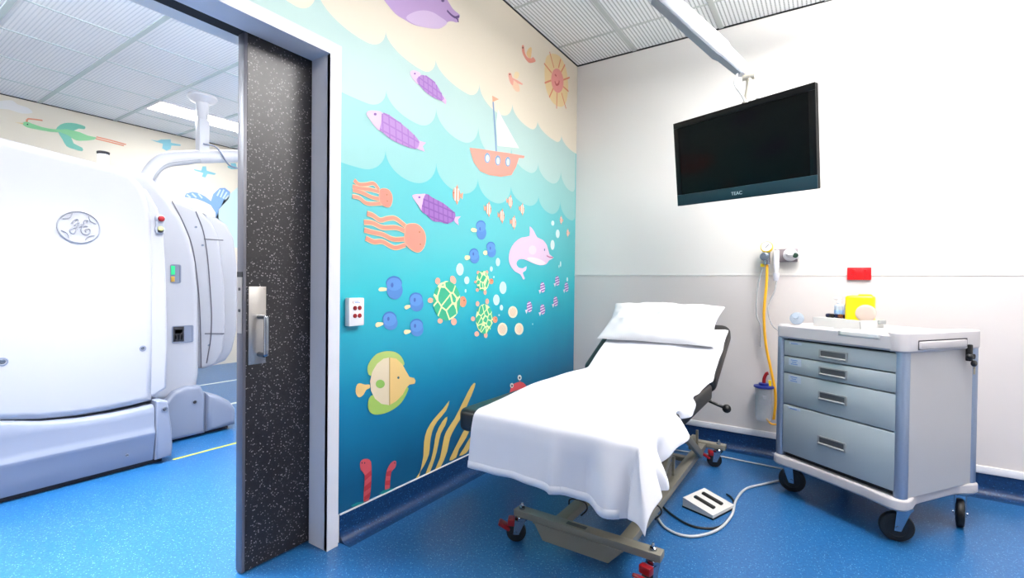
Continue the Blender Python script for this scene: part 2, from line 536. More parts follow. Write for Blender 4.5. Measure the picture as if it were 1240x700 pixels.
mural = thing('wall_mural', 'painted undersea mural with sun, boat, fish and turtles on the left wall', 'mural', (0, -1.1, .117))
SEA = sea_mat('painted_sea', [(0, '#054f78'), (.18, '#05729a'), (.33, '#0694ae'), (.46, '#24acb8'), (.62, '#54b2b8'), (1, '#62b6ba')], .117, 1.95)
MY0 = OY1 + .05
SKY, AQ1, AQ2 = '#efe3ce', '#b8d5d0', '#93cbc9'
def scallop(cusps):
    """cusp, bottom, cusp, bottom ... joined by quarter ellipses"""
    out = []
    for i in range(len(cusps)-1):
        a, b2 = cusps[i], cusps[i+1]
        up = i % 2 == 1
        for k in range(10):
            t = k/10
            if not up: y = a[0] + (b2[0]-a[0])*(1-math.cos(PI/2*t)); z = a[1] + (b2[1]-a[1])*math.sin(PI/2*t)
            else: y = a[0] + (b2[0]-a[0])*math.sin(PI/2*t); z = a[1] + (b2[1]-a[1])*(1-math.cos(PI/2*t))
            out.append((y, z))
    out.append(cusps[-1])
    return out
b = MB()
b.bx(0, .001, MY0, 0, .12, H-.008)
b.bx(0, .001, -4.2, MY0, OZ+.043, H-.008)
b.build('painted_sea', SEA, mural, world=True, smooth=False)
f = Fig()
C3 = [(-2.377,1.62),(-2.256,1.606),(-2.136,1.598),(-2.002,1.71),(-1.819,1.595),(-1.659,1.725),(-1.455,1.602),(-1.302,1.714),(-1.117,1.597),(-0.9532,1.733),(-0.7417,1.636),(-0.5983,1.729),(-0.4135,1.622),(-0.2682,1.738),(-0.0745,1.613),(-0.0141,1.653)]
C2 = [(-2.378,1.866),(-2.256,1.897),(-2.111,1.89),(-2.001,1.986),(-1.788,1.888),(-1.664,2.008),(-1.446,1.889),(-1.304,2.015),(-1.117,1.866),(-0.9535,1.976),(-0.7253,1.863),(-0.6097,1.956),(-0.4067,1.848),(-0.2652,1.974),(-0.0767,1.842),(-0.0182,1.892)]
C1 = [(-2.362,2.263),(-2.118,2.155),(-2.008,2.253),(-1.769,2.163),(-1.672,2.257),(-1.409,2.168),(-1.3,2.263),(-1.087,2.15),(-0.9498,2.258),(-0.7213,2.162),(-0.627,2.243),(-0.3506,2.169),(-0.2644,2.241),(-0.011,2.159),(0.0191,2.18)]
def band(col, pts, zmax=H-.008):
    pts = [(max(MY0+.0005, min(-.0005, y)), z) for y, z in pts]
    f.poly(col, [(pts[0][0], zmax)] + pts + [(pts[-1][0], zmax)])
band(AQ2, scallop(C3[1:]))
band(AQ1, scallop(C2[1:]))
f.poly(AQ1, [(-4.2, OZ+.043), (MY0+.0005, OZ+.043), (MY0+.0005, H-.008), (-4.2, H-.008)], coat=False)
PL = [(-2.451,2.148)][0]
cl = scallop([(-4.05, 2.78), (-3.75, 2.52), (-3.48, 2.72), (-3.18, 2.46), (-2.93, 2.66), (PL[0], PL[1])] + list(C1))
cl = [(y, min(z, H-.009)) if y < -.001 else (-.0005, z) for y, z in cl]
f.poly(SKY, [(-4.2, H-.008), (-4.2, 2.6), (-4.1, 2.62)] + cl + [(-.0005, H-.008)])
f.build('painted_clouds', mural, 'cream sky and scalloped aqua waves')

FX = .0032
def fig(): return Fig(FX)
PUR, PUR2, PURL, PURD = '#b98fcb', '#a477bd', '#e3c0e0', '#7d4f9e'
# big purple whale above
f = fig()
f.poly('#bf9fd0', [(-2.066,2.46),(-2.051,2.402),(-2.022,2.387),(-1.952,2.357),(-1.889,2.357),(-1.835,2.36),(-1.766,2.379),(-1.688,2.406),(-1.632,2.436),(-1.587,2.486),(-1.547,2.509),(-1.506,2.522),(-1.489,2.557),(-1.486,2.574),(-1.541,2.578),(-1.589,2.603),(-1.66,2.635),(-1.81,2.614),(-1.97,2.55)], 3)
f.poly('#d9bfe0', [(-1.884,2.371),(-1.835,2.42),(-1.767,2.462),(-1.702,2.484),(-1.639,2.488),(-1.587,2.484),(-1.632,2.437),(-1.688,2.406),(-1.766,2.38),(-1.835,2.364)], 3)
f.line('#5c3f78', [(-1.59,2.546),(-1.556,2.539),(-1.522,2.542),(-1.49,2.563)], .012)
f.line('#5c3f78', [(-1.519,2.543),(-1.502,2.538),(-1.497,2.527)], .01)
f.poly('#5c3f78', [(-1.612,2.587),(-1.613,2.584),(-1.614,2.581),(-1.617,2.578),(-1.621,2.575),(-1.625,2.573),(-1.629,2.571),(-1.632,2.571),(-1.635,2.571),(-1.637,2.572),(-1.638,2.574),(-1.637,2.577),(-1.635,2.579),(-1.632,2.583),(-1.629,2.585),(-1.625,2.588),(-1.621,2.589),(-1.617,2.59),(-1.614,2.59),(-1.613,2.589)])
f.build('painted_whale', mural, 'large lilac whale at the top of the mural')
# purple scaly fish
def scaly(body, head, tail, eye, step, label, dark=0):
    f = fig()
    f.poly(PURL, head, 3); f.poly('#e6b9e2', tail, 0, False)
    bd = cr_closed(body, 3)
    f.poly(('#ad80c2', '#9c6cb8')[dark], bd)
    f.hatch(('#9a68b6', '#8654a4')[dark], bd, -.15, step*.72, .008); f.hatch(('#9a68b6', '#8654a4')[dark], bd, -1.5, step*.72, .008)
    f.poly(PURD, eye)
    f.build('painted_purple_fish', mural, label)
scaly([(-1.769,2.14),(-1.733,2.145),(-1.69,2.139),(-1.653,2.119),(-1.62,2.089),(-1.607,2.074),(-1.633,2.057),(-1.689,2.055),(-1.75,2.064),(-1.8,2.088),(-1.809,2.105),(-1.786,2.13)],
      [(-1.851,2.126),(-1.826,2.141),(-1.78,2.14),(-1.797,2.085),(-1.825,2.091),(-1.848,2.107)], [(-1.633,2.07),(-1.614,2.091),(-1.587,2.072),(-1.593,2.048),(-1.623,2.06)], [(-1.817,2.128),(-1.817,2.127),(-1.818,2.125),(-1.819,2.124),(-1.821,2.123),(-1.823,2.122),(-1.825,2.121),(-1.827,2.121),(-1.828,2.122),(-1.829,2.123),(-1.829,2.124),(-1.829,2.125),(-1.828,2.127),(-1.827,2.128),(-1.825,2.13),(-1.823,2.13),(-1.821,2.131),(-1.819,2.131),(-1.818,2.131),(-1.817,2.13)], .045, 'purple scaly fish highest on the mural')
scaly([(-2.026,1.869),(-1.987,1.877),(-1.915,1.859),(-1.861,1.843),(-1.805,1.818),(-1.787,1.798),(-1.804,1.765),(-1.855,1.757),(-1.919,1.761),(-1.971,1.767),(-2.025,1.787),(-2.04,1.79),(-2.031,1.83)],
      [(-2.113,1.839),(-2.106,1.856),(-2.074,1.869),(-2.022,1.874),(-2.026,1.831),(-2.04,1.79),(-2.068,1.801),(-2.092,1.82)], [(-1.799,1.807),(-1.738,1.81),(-1.764,1.787),(-1.746,1.763),(-1.793,1.764),(-1.81,1.772)], [(-2.058,1.857),(-2.059,1.855),(-2.06,1.853),(-2.062,1.851),(-2.064,1.85),(-2.067,1.849),(-2.069,1.848),(-2.072,1.849),(-2.074,1.849),(-2.075,1.851),(-2.075,1.852),(-2.075,1.854),(-2.074,1.856),(-2.072,1.858),(-2.069,1.86),(-2.067,1.861),(-2.064,1.861),(-2.062,1.861),(-2.06,1.86),(-2.059,1.859)], .055, 'purple scaly fish facing left below the cream clouds')
scaly([(-1.737,1.552),(-1.682,1.54),(-1.605,1.525),(-1.531,1.496),(-1.503,1.477),(-1.523,1.439),(-1.577,1.419),(-1.623,1.423),(-1.68,1.421),(-1.73,1.448),(-1.765,1.46),(-1.76,1.502)],
      [(-1.832,1.526),(-1.812,1.538),(-1.772,1.546),(-1.734,1.55),(-1.748,1.504),(-1.762,1.461),(-1.789,1.486),(-1.806,1.5)], [(-1.517,1.462),(-1.457,1.474),(-1.482,1.452),(-1.474,1.421),(-1.509,1.436)], [(-1.776,1.529),(-1.776,1.527),(-1.777,1.526),(-1.779,1.524),(-1.781,1.523),(-1.784,1.522),(-1.786,1.522),(-1.788,1.523),(-1.79,1.524),(-1.791,1.525),(-1.792,1.526),(-1.791,1.528),(-1.79,1.53),(-1.788,1.531),(-1.786,1.532),(-1.784,1.533),(-1.781,1.533),(-1.779,1.533),(-1.777,1.532),(-1.776,1.531)], .05, 'dark purple scaly fish right of the jellyfish', 1)
# orange birds
f = fig()
f.poly('#f6cf8f', [(-0.7878,2.646),(-0.7554,2.695),(-0.7218,2.713),(-0.7209,2.677),(-0.7309,2.639),(-0.7539,2.628)], 3)
f.poly('#f29b86', [(-0.845,2.674),(-0.8231,2.686),(-0.8153,2.67),(-0.8027,2.64),(-0.7691,2.626),(-0.7232,2.64),(-0.7,2.657),(-0.6647,2.647),(-0.6835,2.629),(-0.7348,2.603),(-0.7685,2.598),(-0.814,2.612),(-0.8412,2.636)], 3)
f.poly('#7c4a3a', [(-0.8228,2.671),(-0.8233,2.668),(-0.8247,2.666),(-0.8269,2.664),(-0.8298,2.662),(-0.8329,2.66),(-0.8361,2.659),(-0.8389,2.659),(-0.8412,2.659),(-0.8427,2.66),(-0.8432,2.662),(-0.8428,2.664),(-0.8414,2.666),(-0.8392,2.669),(-0.8363,2.671),(-0.8332,2.672),(-0.83,2.673),(-0.8271,2.674),(-0.8248,2.673),(-0.8233,2.672)])
f.build('painted_bird', mural, 'orange bird nearer the sun')
f = fig()
f.poly('#f8e0b0', [(-0.937,2.436),(-0.9265,2.468),(-0.8943,2.484),(-0.8726,2.477),(-0.8905,2.443),(-0.9144,2.431)], 3); f.poly('#f8cfae', [(-0.9593,2.377),(-0.9254,2.419),(-0.8827,2.411),(-0.8645,2.372),(-0.9099,2.352)], 3, False)
f.poly('#f4aa98', [(-1.003,2.432),(-0.9813,2.445),(-0.9648,2.441),(-0.9534,2.424),(-0.8974,2.429),(-0.8321,2.429),(-0.8393,2.419),(-0.897,2.41),(-0.9393,2.414),(-0.9455,2.378),(-0.9731,2.379),(-0.9939,2.402)], 2)
f.poly('#7c4a3a', [(-0.977,2.436),(-0.9773,2.435),(-0.9785,2.433),(-0.9802,2.431),(-0.9825,2.429),(-0.985,2.428),(-0.9875,2.428),(-0.9897,2.427),(-0.9916,2.428),(-0.9927,2.429),(-0.9932,2.43),(-0.9928,2.432),(-0.9917,2.434),(-0.9899,2.436),(-0.9877,2.437),(-0.9852,2.438),(-0.9827,2.439),(-0.9804,2.439),(-0.9786,2.439),(-0.9774,2.438)])
f.build('painted_bird', mural, 'paler orange bird lower left of the sun')
# sun
f = fig()
f.poly('#f6d9a0', [(-0.5199,2.725),(-0.4597,2.775),(-0.3789,2.808),(-0.2942,2.816),(-0.2146,2.775),(-0.1764,2.707),(-0.1661,2.629),(-0.1876,2.53),(-0.2456,2.466),(-0.3409,2.436),(-0.4332,2.446),(-0.5053,2.494),(-0.5329,2.561),(-0.5384,2.643)], 3)
for a in ([(-0.4689,2.788),(-0.3999,2.699)], [(-0.5477,2.674),(-0.4349,2.649)], [(-0.5358,2.539),(-0.4406,2.592)], [(-0.4658,2.46),(-0.4068,2.546)], [(-0.3516,2.414),(-0.3473,2.533)], [(-0.1977,2.462),(-0.2754,2.557)], [(-0.1573,2.608),(-0.2497,2.613)], [(-0.1441,2.721),(-0.2511,2.664)], [(-0.225,2.791),(-0.2874,2.71)], [(-0.2977,2.803),(-0.3299,2.725)]):
    f.line('#e98a68', a, .012, 1, False)
f.poly('#f29a92', [(-0.2475,2.663),(-0.2455,2.643),(-0.2487,2.622),(-0.2569,2.601),(-0.2695,2.581),(-0.286,2.564),(-0.3054,2.55),(-0.3266,2.539),(-0.3486,2.533),(-0.3702,2.532),(-0.3905,2.535),(-0.4083,2.542),(-0.4229,2.554),(-0.4337,2.568),(-0.4401,2.586),(-0.4419,2.605),(-0.439,2.625),(-0.4315,2.645),(-0.4198,2.664),(-0.4043,2.682),(-0.3858,2.696),(-0.3652,2.707),(-0.3434,2.714),(-0.3215,2.717),(-0.3006,2.714),(-0.2818,2.707),(-0.2662,2.696),(-0.2545,2.681)])
f.line('#c8524e', [(-0.3878,2.656),(-0.3729,2.651),(-0.3619,2.657)], .012); f.line('#c8524e', [(-0.3864,2.605),(-0.3637,2.587),(-0.3267,2.607),(-0.3179,2.634)], .014, 4, False)
f.build('painted_sun', mural, 'pink faced sun with yellow rays')
# sailing boat
f = fig()
f.poly('#fdf3ec', [(-1.11,2.176),(-1.064,2.134),(-0.9898,2.082),(-0.9126,2.027),(-0.8647,1.995),(-0.9576,1.978),(-1.109,1.95),(-1.126,2.084)])
f.line('#7a9cc4', [(-1.163,2.203),(-1.143,2.063),(-1.124,1.91)], .014, 2)
f.poly('#f3b08e', [(-1.174,2.236),(-1.101,2.238),(-1.168,2.2)])
f.poly('#f29c8c', [(-1.387,1.87),(-1.287,1.888),(-1.123,1.912),(-0.9867,1.934),(-0.7941,1.96),(-0.8069,1.942),(-0.8665,1.93),(-0.9012,1.862),(-0.9538,1.801),(-1.071,1.768),(-1.194,1.754),(-1.284,1.759),(-1.347,1.798)], 0)
for e, e2 in (([(-1.187,1.858),(-1.188,1.848),(-1.192,1.838),(-1.199,1.83),(-1.207,1.824),(-1.216,1.82),(-1.226,1.82),(-1.234,1.822),(-1.241,1.828),(-1.245,1.835),(-1.247,1.844),(-1.245,1.854),(-1.241,1.864),(-1.235,1.872),(-1.227,1.878),(-1.218,1.882),(-1.208,1.883),(-1.2,1.88),(-1.193,1.875),(-1.188,1.867)], [(-1.197,1.853),(-1.198,1.847),(-1.201,1.84),(-1.204,1.835),(-1.21,1.831),(-1.215,1.828),(-1.221,1.828),(-1.226,1.83),(-1.23,1.834),(-1.233,1.839),(-1.234,1.845),(-1.233,1.852),(-1.231,1.858),(-1.227,1.863),(-1.222,1.868),(-1.216,1.87),(-1.21,1.87),(-1.205,1.868),(-1.201,1.865),(-1.198,1.859)]), ([(-1.077,1.867),(-1.078,1.857),(-1.083,1.847),(-1.089,1.839),(-1.098,1.832),(-1.107,1.829),(-1.117,1.828),(-1.125,1.831),(-1.132,1.837),(-1.136,1.845),(-1.138,1.854),(-1.137,1.864),(-1.133,1.874),(-1.126,1.882),(-1.118,1.889),(-1.108,1.892),(-1.099,1.893),(-1.09,1.89),(-1.083,1.885),(-1.079,1.877)], [(-1.088,1.863),(-1.089,1.856),(-1.091,1.849),(-1.095,1.843),(-1.1,1.839),(-1.106,1.837),(-1.111,1.837),(-1.117,1.839),(-1.121,1.843),(-1.123,1.848),(-1.124,1.855),(-1.123,1.861),(-1.121,1.868),(-1.117,1.873),(-1.112,1.878),(-1.107,1.88),(-1.101,1.88),(-1.096,1.878),(-1.092,1.874),(-1.089,1.869)]), ([(-0.9662,1.884),(-0.9675,1.874),(-0.9718,1.864),(-0.9786,1.855),(-0.9872,1.849),(-0.9968,1.846),(-1.006,1.845),(-1.015,1.848),(-1.022,1.853),(-1.026,1.861),(-1.028,1.87),(-1.027,1.88),(-1.023,1.889),(-1.016,1.898),(-1.008,1.904),(-0.9981,1.908),(-0.9884,1.909),(-0.9796,1.906),(-0.9726,1.901),(-0.9679,1.893)], [(-0.9781,1.879),(-0.9788,1.872),(-0.9812,1.865),(-0.9851,1.86),(-0.99,1.856),(-0.9954,1.853),(-1.001,1.853),(-1.006,1.855),(-1.01,1.859),(-1.012,1.865),(-1.014,1.871),(-1.013,1.878),(-1.01,1.884),(-1.007,1.89),(-1.002,1.894),(-0.9963,1.896),(-0.9908,1.896),(-0.9858,1.894),(-0.9818,1.89),(-0.9791,1.885)])):
    f.poly('#7fa6c8', e, 0, False); f.k += 1; f.poly('#d8eef6', e2, 0, False); f.k -= 1
f.build('painted_sailing_boat', mural, 'salmon sailing boat with white sail and three portholes')
# jellyfish
def jelly(body, legs, eyes, label, w):
    f = fig()
    for l in legs: f.line('#f2c9a0', l, w*1.45, 5, False)
    f.k += 1
    for l in legs: f.line('#f28f7a', l, w, 5, False)
    f.poly('#f0b996', [(y, z) for y, z in cr_closed(body, 4)])
    cy = sum(p[0] for p in body)/len(body); cz = sum(p[1] for p in body)/len(body)
    f.poly('#f38f7e', [(cy + (y-cy)*.95, cz + (z-cz)*.95) for y, z in cr_closed(body, 4)])
    for e in eyes: f.poly('#a5784a', e, 0, False)
    f.build('painted_jellyfish', mural, label)
E5 = 0
jelly([(-2.037,1.522),(-2.014,1.533),(-1.983,1.532),(-1.962,1.511),(-1.96,1.481),(-1.974,1.453),(-2.002,1.449),(-2.029,1.459),(-2.041,1.486)],
      ([(-2.177,1.54),(-2.153,1.526),(-2.114,1.532),(-2.071,1.544),(-2.041,1.522)], [(-2.185,1.511),(-2.142,1.51),(-2.093,1.514),(-2.037,1.512)], [(-2.183,1.497),(-2.135,1.493),(-2.085,1.482),(-2.033,1.48)], [(-2.186,1.469),(-2.149,1.468),(-2.106,1.45),(-2.025,1.462)]),
      ([(-1.991,1.507),(-1.991,1.506),(-1.992,1.505),(-1.992,1.504),(-1.994,1.503),(-1.995,1.503),(-1.996,1.503),(-1.997,1.503),(-1.998,1.504),(-1.998,1.505),(-1.999,1.506),(-1.998,1.507),(-1.998,1.508),(-1.997,1.509),(-1.996,1.51),(-1.995,1.51),(-1.994,1.51),(-1.993,1.51),(-1.992,1.509),(-1.991,1.508)], [(-1.988,1.478),(-1.988,1.477),(-1.989,1.476),(-1.99,1.474),(-1.991,1.474),(-1.992,1.474),(-1.993,1.474),(-1.994,1.474),(-1.995,1.474),(-1.996,1.475),(-1.996,1.476),(-1.996,1.478),(-1.995,1.479),(-1.994,1.48),(-1.993,1.48),(-1.992,1.481),(-1.991,1.481),(-1.99,1.48),(-1.989,1.48),(-1.988,1.479)]), 'smaller salmon jellyfish near the door frame', .0135)
jelly([(-1.875,1.38),(-1.836,1.393),(-1.792,1.393),(-1.75,1.368),(-1.733,1.331),(-1.742,1.287),(-1.772,1.257),(-1.808,1.253),(-1.861,1.275),(-1.883,1.305),(-1.881,1.349)],
      ([(-2.106,1.406),(-2.073,1.401),(-2.032,1.385),(-1.986,1.398),(-1.938,1.403),(-1.875,1.375)], [(-2.123,1.365),(-2.076,1.367),(-2.016,1.353),(-1.937,1.361),(-1.875,1.35)], [(-2.121,1.331),(-2.069,1.325),(-2.016,1.321),(-1.953,1.305),(-1.874,1.312)], [(-2.113,1.296),(-2.068,1.284),(-2.016,1.288),(-1.944,1.266),(-1.874,1.284)]),
      ([(-1.775,1.355),(-1.775,1.354),(-1.776,1.353),(-1.777,1.352),(-1.778,1.351),(-1.78,1.35),(-1.782,1.351),(-1.783,1.351),(-1.785,1.352),(-1.785,1.353),(-1.786,1.354),(-1.786,1.356),(-1.785,1.357),(-1.784,1.358),(-1.782,1.359),(-1.78,1.359),(-1.779,1.359),(-1.777,1.359),(-1.776,1.358),(-1.775,1.357)], [(-1.768,1.295),(-1.769,1.294),(-1.77,1.292),(-1.771,1.291),(-1.772,1.29),(-1.774,1.29),(-1.776,1.29),(-1.777,1.291),(-1.778,1.292),(-1.779,1.293),(-1.779,1.294),(-1.779,1.296),(-1.778,1.297),(-1.777,1.298),(-1.776,1.299),(-1.774,1.299),(-1.772,1.299),(-1.771,1.298),(-1.77,1.298),(-1.769,1.296)]), 'larger salmon jellyfish with four trailing arms', .017)
# striped orange fish
def striped(c, rx, ry, side, label):
    f = fig()
    y, z = c
    f.poly('#f3a98c', [(y + side*rx*.7, z), (y + side*rx*1.75, z + ry*.55), (y + side*rx*1.6, z - ry*.5)])
    o = ell(y, z, rx, ry); f.poly('#f59a7c', o)
    f.poly('#f59a7c', [(y - rx*.3, z + ry*.8), (y + rx*.2, z + ry*1.45), (y + rx*.5, z + ry*.7)], 0, False)
    f.poly('#f59a7c', [(y - rx*.3, z - ry*.8), (y + rx*.2, z - ry*1.45), (y + rx*.5, z - ry*.7)], 0, False)
    f.k += 1
    for q in (-.35, .35):
        h = ry*math.sqrt(1-q*q)*.95; w = rx*.16
        f.poly('#fff3ea', [(y+rx*q-w, z-h), (y+rx*q+w, z-h), (y+rx*q+w, z+h), (y+rx*q-w, z+h)], 0, False)
    f.poly('#5a3a30', ell(y - side*rx*.72, z + ry*.15, rx*.12, ry*.12, 0, 8), 0, False)
    f.build('painted_striped_fish', mural, label)
PTS = [(-1.496,1.588),(-1.197,1.549),(-1.054,1.526),(-0.9168,1.501),(-0.9623,1.629),(-0.8156,1.601),(-0.2555,1.595),(-0.1407,1.507)]
for (c, s, k, lab) in ((PTS[0], 1, 1.15, 'orange striped fish beside the dark purple fish'), (PTS[1], -1, 1, 'leftmost orange striped fish of the shoal under the boat'), (PTS[2], -1, 1, 'second orange striped fish from the left under the boat'),
                       (PTS[3], -1, 1, 'lowest orange striped fish of the shoal'), (PTS[4], -1, .95, 'topmost orange striped fish of the shoal'), (PTS[5], -1, .9, 'rightmost orange striped fish of the shoal'),
                       (PTS[6], 1, .75, 'small orange fish above the dolphin bubbles'), (PTS[7], 1, .75, 'small orange fish closest to the room corner')):
    striped(c, .028*k, .034*k, s, lab)
# round blue fish
def bluefish(up, lo, tail, label):
    f = fig()
    f.poly('#f3e5b4', tail, 2)
    f.poly('#4f86cc', lo); 
    f.poly('#3e76c0', up); f.k += 1
    cy = sum(p[0] for p in up)/len(up); cz = sum(p[1] for p in up)/len(up)
    f.poly('#5a90d6', [(cy+(y-cy)*.95, cz-.006+(z-cz)*.93) for y, z in up])
    cy2 = sum(p[0] for p in lo)/len(lo); cz2 = sum(p[1] for p in lo)/len(lo)
    r = abs(up[0][0]-cy)
    f.poly('#3c62b2', ell(cy2 - r*.35, cz2 + r*.45, r*.16, r*.22))
    f.build('painted_blue_fish', mural, label)
bluefish([(-1.224,1.446),(-1.226,1.436),(-1.233,1.426),(-1.244,1.418),(-1.257,1.412),(-1.272,1.409),(-1.287,1.409),(-1.3,1.413),(-1.31,1.419),(-1.317,1.427),(-1.32,1.436),(-1.318,1.446),(-1.311,1.456),(-1.301,1.464),(-1.288,1.47),(-1.273,1.473),(-1.258,1.473),(-1.244,1.47),(-1.234,1.464),(-1.226,1.456)], [(-1.216,1.405),(-1.219,1.392),(-1.226,1.38),(-1.236,1.37),(-1.25,1.363),(-1.265,1.36),(-1.28,1.361),(-1.293,1.365),(-1.304,1.373),(-1.31,1.383),(-1.313,1.395),(-1.311,1.408),(-1.304,1.419),(-1.294,1.429),(-1.281,1.436),(-1.266,1.44),(-1.251,1.439),(-1.237,1.435),(-1.226,1.427),(-1.219,1.417)], [(-1.313,1.418),(-1.352,1.421),(-1.367,1.407),(-1.346,1.397),(-1.309,1.403)], 'upper blue fish of the three beside the dolphin')
bluefish([(-1.291,1.276),(-1.293,1.266),(-1.299,1.257),(-1.309,1.249),(-1.321,1.244),(-1.335,1.242),(-1.348,1.243),(-1.36,1.247),(-1.37,1.253),(-1.376,1.261),(-1.379,1.271),(-1.377,1.281),(-1.371,1.29),(-1.361,1.297),(-1.349,1.302),(-1.336,1.305),(-1.322,1.304),(-1.31,1.301),(-1.3,1.294),(-1.293,1.286)], [(-1.283,1.254),(-1.285,1.243),(-1.291,1.233),(-1.301,1.225),(-1.313,1.219),(-1.327,1.217),(-1.341,1.218),(-1.353,1.222),(-1.363,1.229),(-1.369,1.239),(-1.371,1.249),(-1.369,1.26),(-1.363,1.27),(-1.354,1.278),(-1.342,1.283),(-1.328,1.286),(-1.315,1.285),(-1.302,1.281),(-1.292,1.274),(-1.285,1.264)], [(-1.374,1.259),(-1.411,1.259),(-1.42,1.244),(-1.403,1.232),(-1.371,1.244)], 'lower left blue fish of the three beside the dolphin')
bluefish([(-1.124,1.33),(-1.126,1.32),(-1.132,1.311),(-1.142,1.304),(-1.155,1.299),(-1.169,1.297),(-1.183,1.297),(-1.196,1.301),(-1.206,1.306),(-1.213,1.314),(-1.215,1.323),(-1.213,1.333),(-1.207,1.341),(-1.197,1.349),(-1.185,1.354),(-1.171,1.356),(-1.156,1.356),(-1.143,1.353),(-1.133,1.347),(-1.126,1.339)], [(-1.115,1.298),(-1.117,1.288),(-1.123,1.277),(-1.133,1.269),(-1.146,1.263),(-1.161,1.261),(-1.175,1.262),(-1.188,1.266),(-1.198,1.273),(-1.204,1.282),(-1.206,1.293),(-1.204,1.303),(-1.198,1.313),(-1.188,1.322),(-1.176,1.327),(-1.162,1.33),(-1.148,1.329),(-1.135,1.325),(-1.124,1.319),(-1.117,1.309)], [(-1.201,1.297),(-1.235,1.297),(-1.248,1.281),(-1.224,1.27),(-1.198,1.284)], 'lower right blue fish of the three beside the dolphin')
bluefish([(-1.894,1.1),(-1.897,1.089),(-1.904,1.08),(-1.915,1.073),(-1.929,1.068),(-1.945,1.066),(-1.961,1.068),(-1.974,1.073),(-1.985,1.08),(-1.992,1.089),(-1.995,1.099),(-1.993,1.109),(-1.986,1.118),(-1.975,1.126),(-1.961,1.131),(-1.946,1.133),(-1.93,1.131),(-1.916,1.127),(-1.905,1.119),(-1.897,1.11)], [(-1.889,1.066),(-1.891,1.052),(-1.899,1.039),(-1.91,1.029),(-1.924,1.023),(-1.94,1.021),(-1.955,1.024),(-1.969,1.03),(-1.98,1.04),(-1.987,1.053),(-1.99,1.067),(-1.988,1.08),(-1.981,1.093),(-1.97,1.103),(-1.956,1.109),(-1.941,1.112),(-1.925,1.11),(-1.911,1.103),(-1.899,1.093),(-1.892,1.08)], [(-1.988,1.075),(-2.025,1.079),(-2.038,1.07),(-2.03,1.061),(-1.99,1.064)], 'upper left blue fish of the four by the switch plate')
bluefish([(-1.753,1.021),(-1.755,1.011),(-1.762,1.002),(-1.772,0.995),(-1.785,0.9907),(-1.8,0.9896),(-1.814,0.9916),(-1.827,0.9966),(-1.837,1.004),(-1.844,1.013),(-1.846,1.023),(-1.844,1.033),(-1.838,1.041),(-1.828,1.048),(-1.815,1.053),(-1.801,1.054),(-1.786,1.052),(-1.773,1.048),(-1.762,1.04),(-1.755,1.031)], [(-1.746,0.9945),(-1.748,0.9828),(-1.755,0.9724),(-1.765,0.9644),(-1.778,0.9596),(-1.793,0.9583),(-1.808,0.9608),(-1.821,0.9666),(-1.831,0.9752),(-1.837,0.9857),(-1.84,0.9972),(-1.838,1.009),(-1.831,1.019),(-1.821,1.027),(-1.808,1.032),(-1.794,1.033),(-1.78,1.031),(-1.766,1.026),(-1.755,1.017),(-1.748,1.006)], [(-1.835,0.992),(-1.866,0.9917),(-1.878,0.982),(-1.865,0.9715),(-1.838,0.9806)], 'upper right blue fish of the four by the switch plate')
bluefish([(-1.927,0.9319),(-1.929,0.9217),(-1.935,0.9128),(-1.945,0.9061),(-1.957,0.9021),(-1.97,0.9014),(-1.984,0.9039),(-1.996,0.9093),(-2.005,0.917),(-2.011,0.9264),(-2.013,0.9365),(-2.011,0.9464),(-2.005,0.9551),(-1.996,0.9619),(-1.984,0.966),(-1.971,0.967),(-1.958,0.9649),(-1.946,0.9596),(-1.936,0.9519),(-1.929,0.9423)], [(-1.919,0.9098),(-1.921,0.8992),(-1.927,0.89),(-1.937,0.883),(-1.95,0.8791),(-1.964,0.8784),(-1.978,0.8811),(-1.99,0.8868),(-2,0.895),(-2.006,0.9048),(-2.008,0.9153),(-2.006,0.9255),(-2,0.9346),(-1.991,0.9415),(-1.978,0.9457),(-1.965,0.9467),(-1.951,0.9443),(-1.938,0.9388),(-1.928,0.9306),(-1.921,0.9206)], [(-2.005,0.9151),(-2.042,0.9203),(-2.055,0.9094),(-2.045,0.8969),(-2.01,0.9064)], 'lower left blue fish of the four by the switch plate')
bluefish([(-1.748,0.8893),(-1.75,0.8797),(-1.757,0.8714),(-1.767,0.8652),(-1.78,0.8617),(-1.794,0.8612),(-1.808,0.8638),(-1.82,0.8691),(-1.83,0.8766),(-1.836,0.8856),(-1.839,0.8952),(-1.837,0.9046),(-1.83,0.9127),(-1.821,0.919),(-1.808,0.9227),(-1.794,0.9234),(-1.78,0.9211),(-1.768,0.916),(-1.757,0.9084),(-1.75,0.8993)], [(-1.744,0.864),(-1.746,0.8536),(-1.753,0.8446),(-1.763,0.8379),(-1.776,0.8341),(-1.79,0.8337),(-1.804,0.8365),(-1.816,0.8423),(-1.826,0.8505),(-1.832,0.8603),(-1.835,0.8707),(-1.833,0.8809),(-1.827,0.8897),(-1.817,0.8964),(-1.804,0.9004),(-1.79,0.9012),(-1.776,0.8987),(-1.764,0.893),(-1.753,0.8848),(-1.746,0.8748)], [(-1.833,0.8681),(-1.869,0.8732),(-1.88,0.8627),(-1.868,0.8505),(-1.836,0.8568)], 'lower right blue fish of the four by the switch plate')
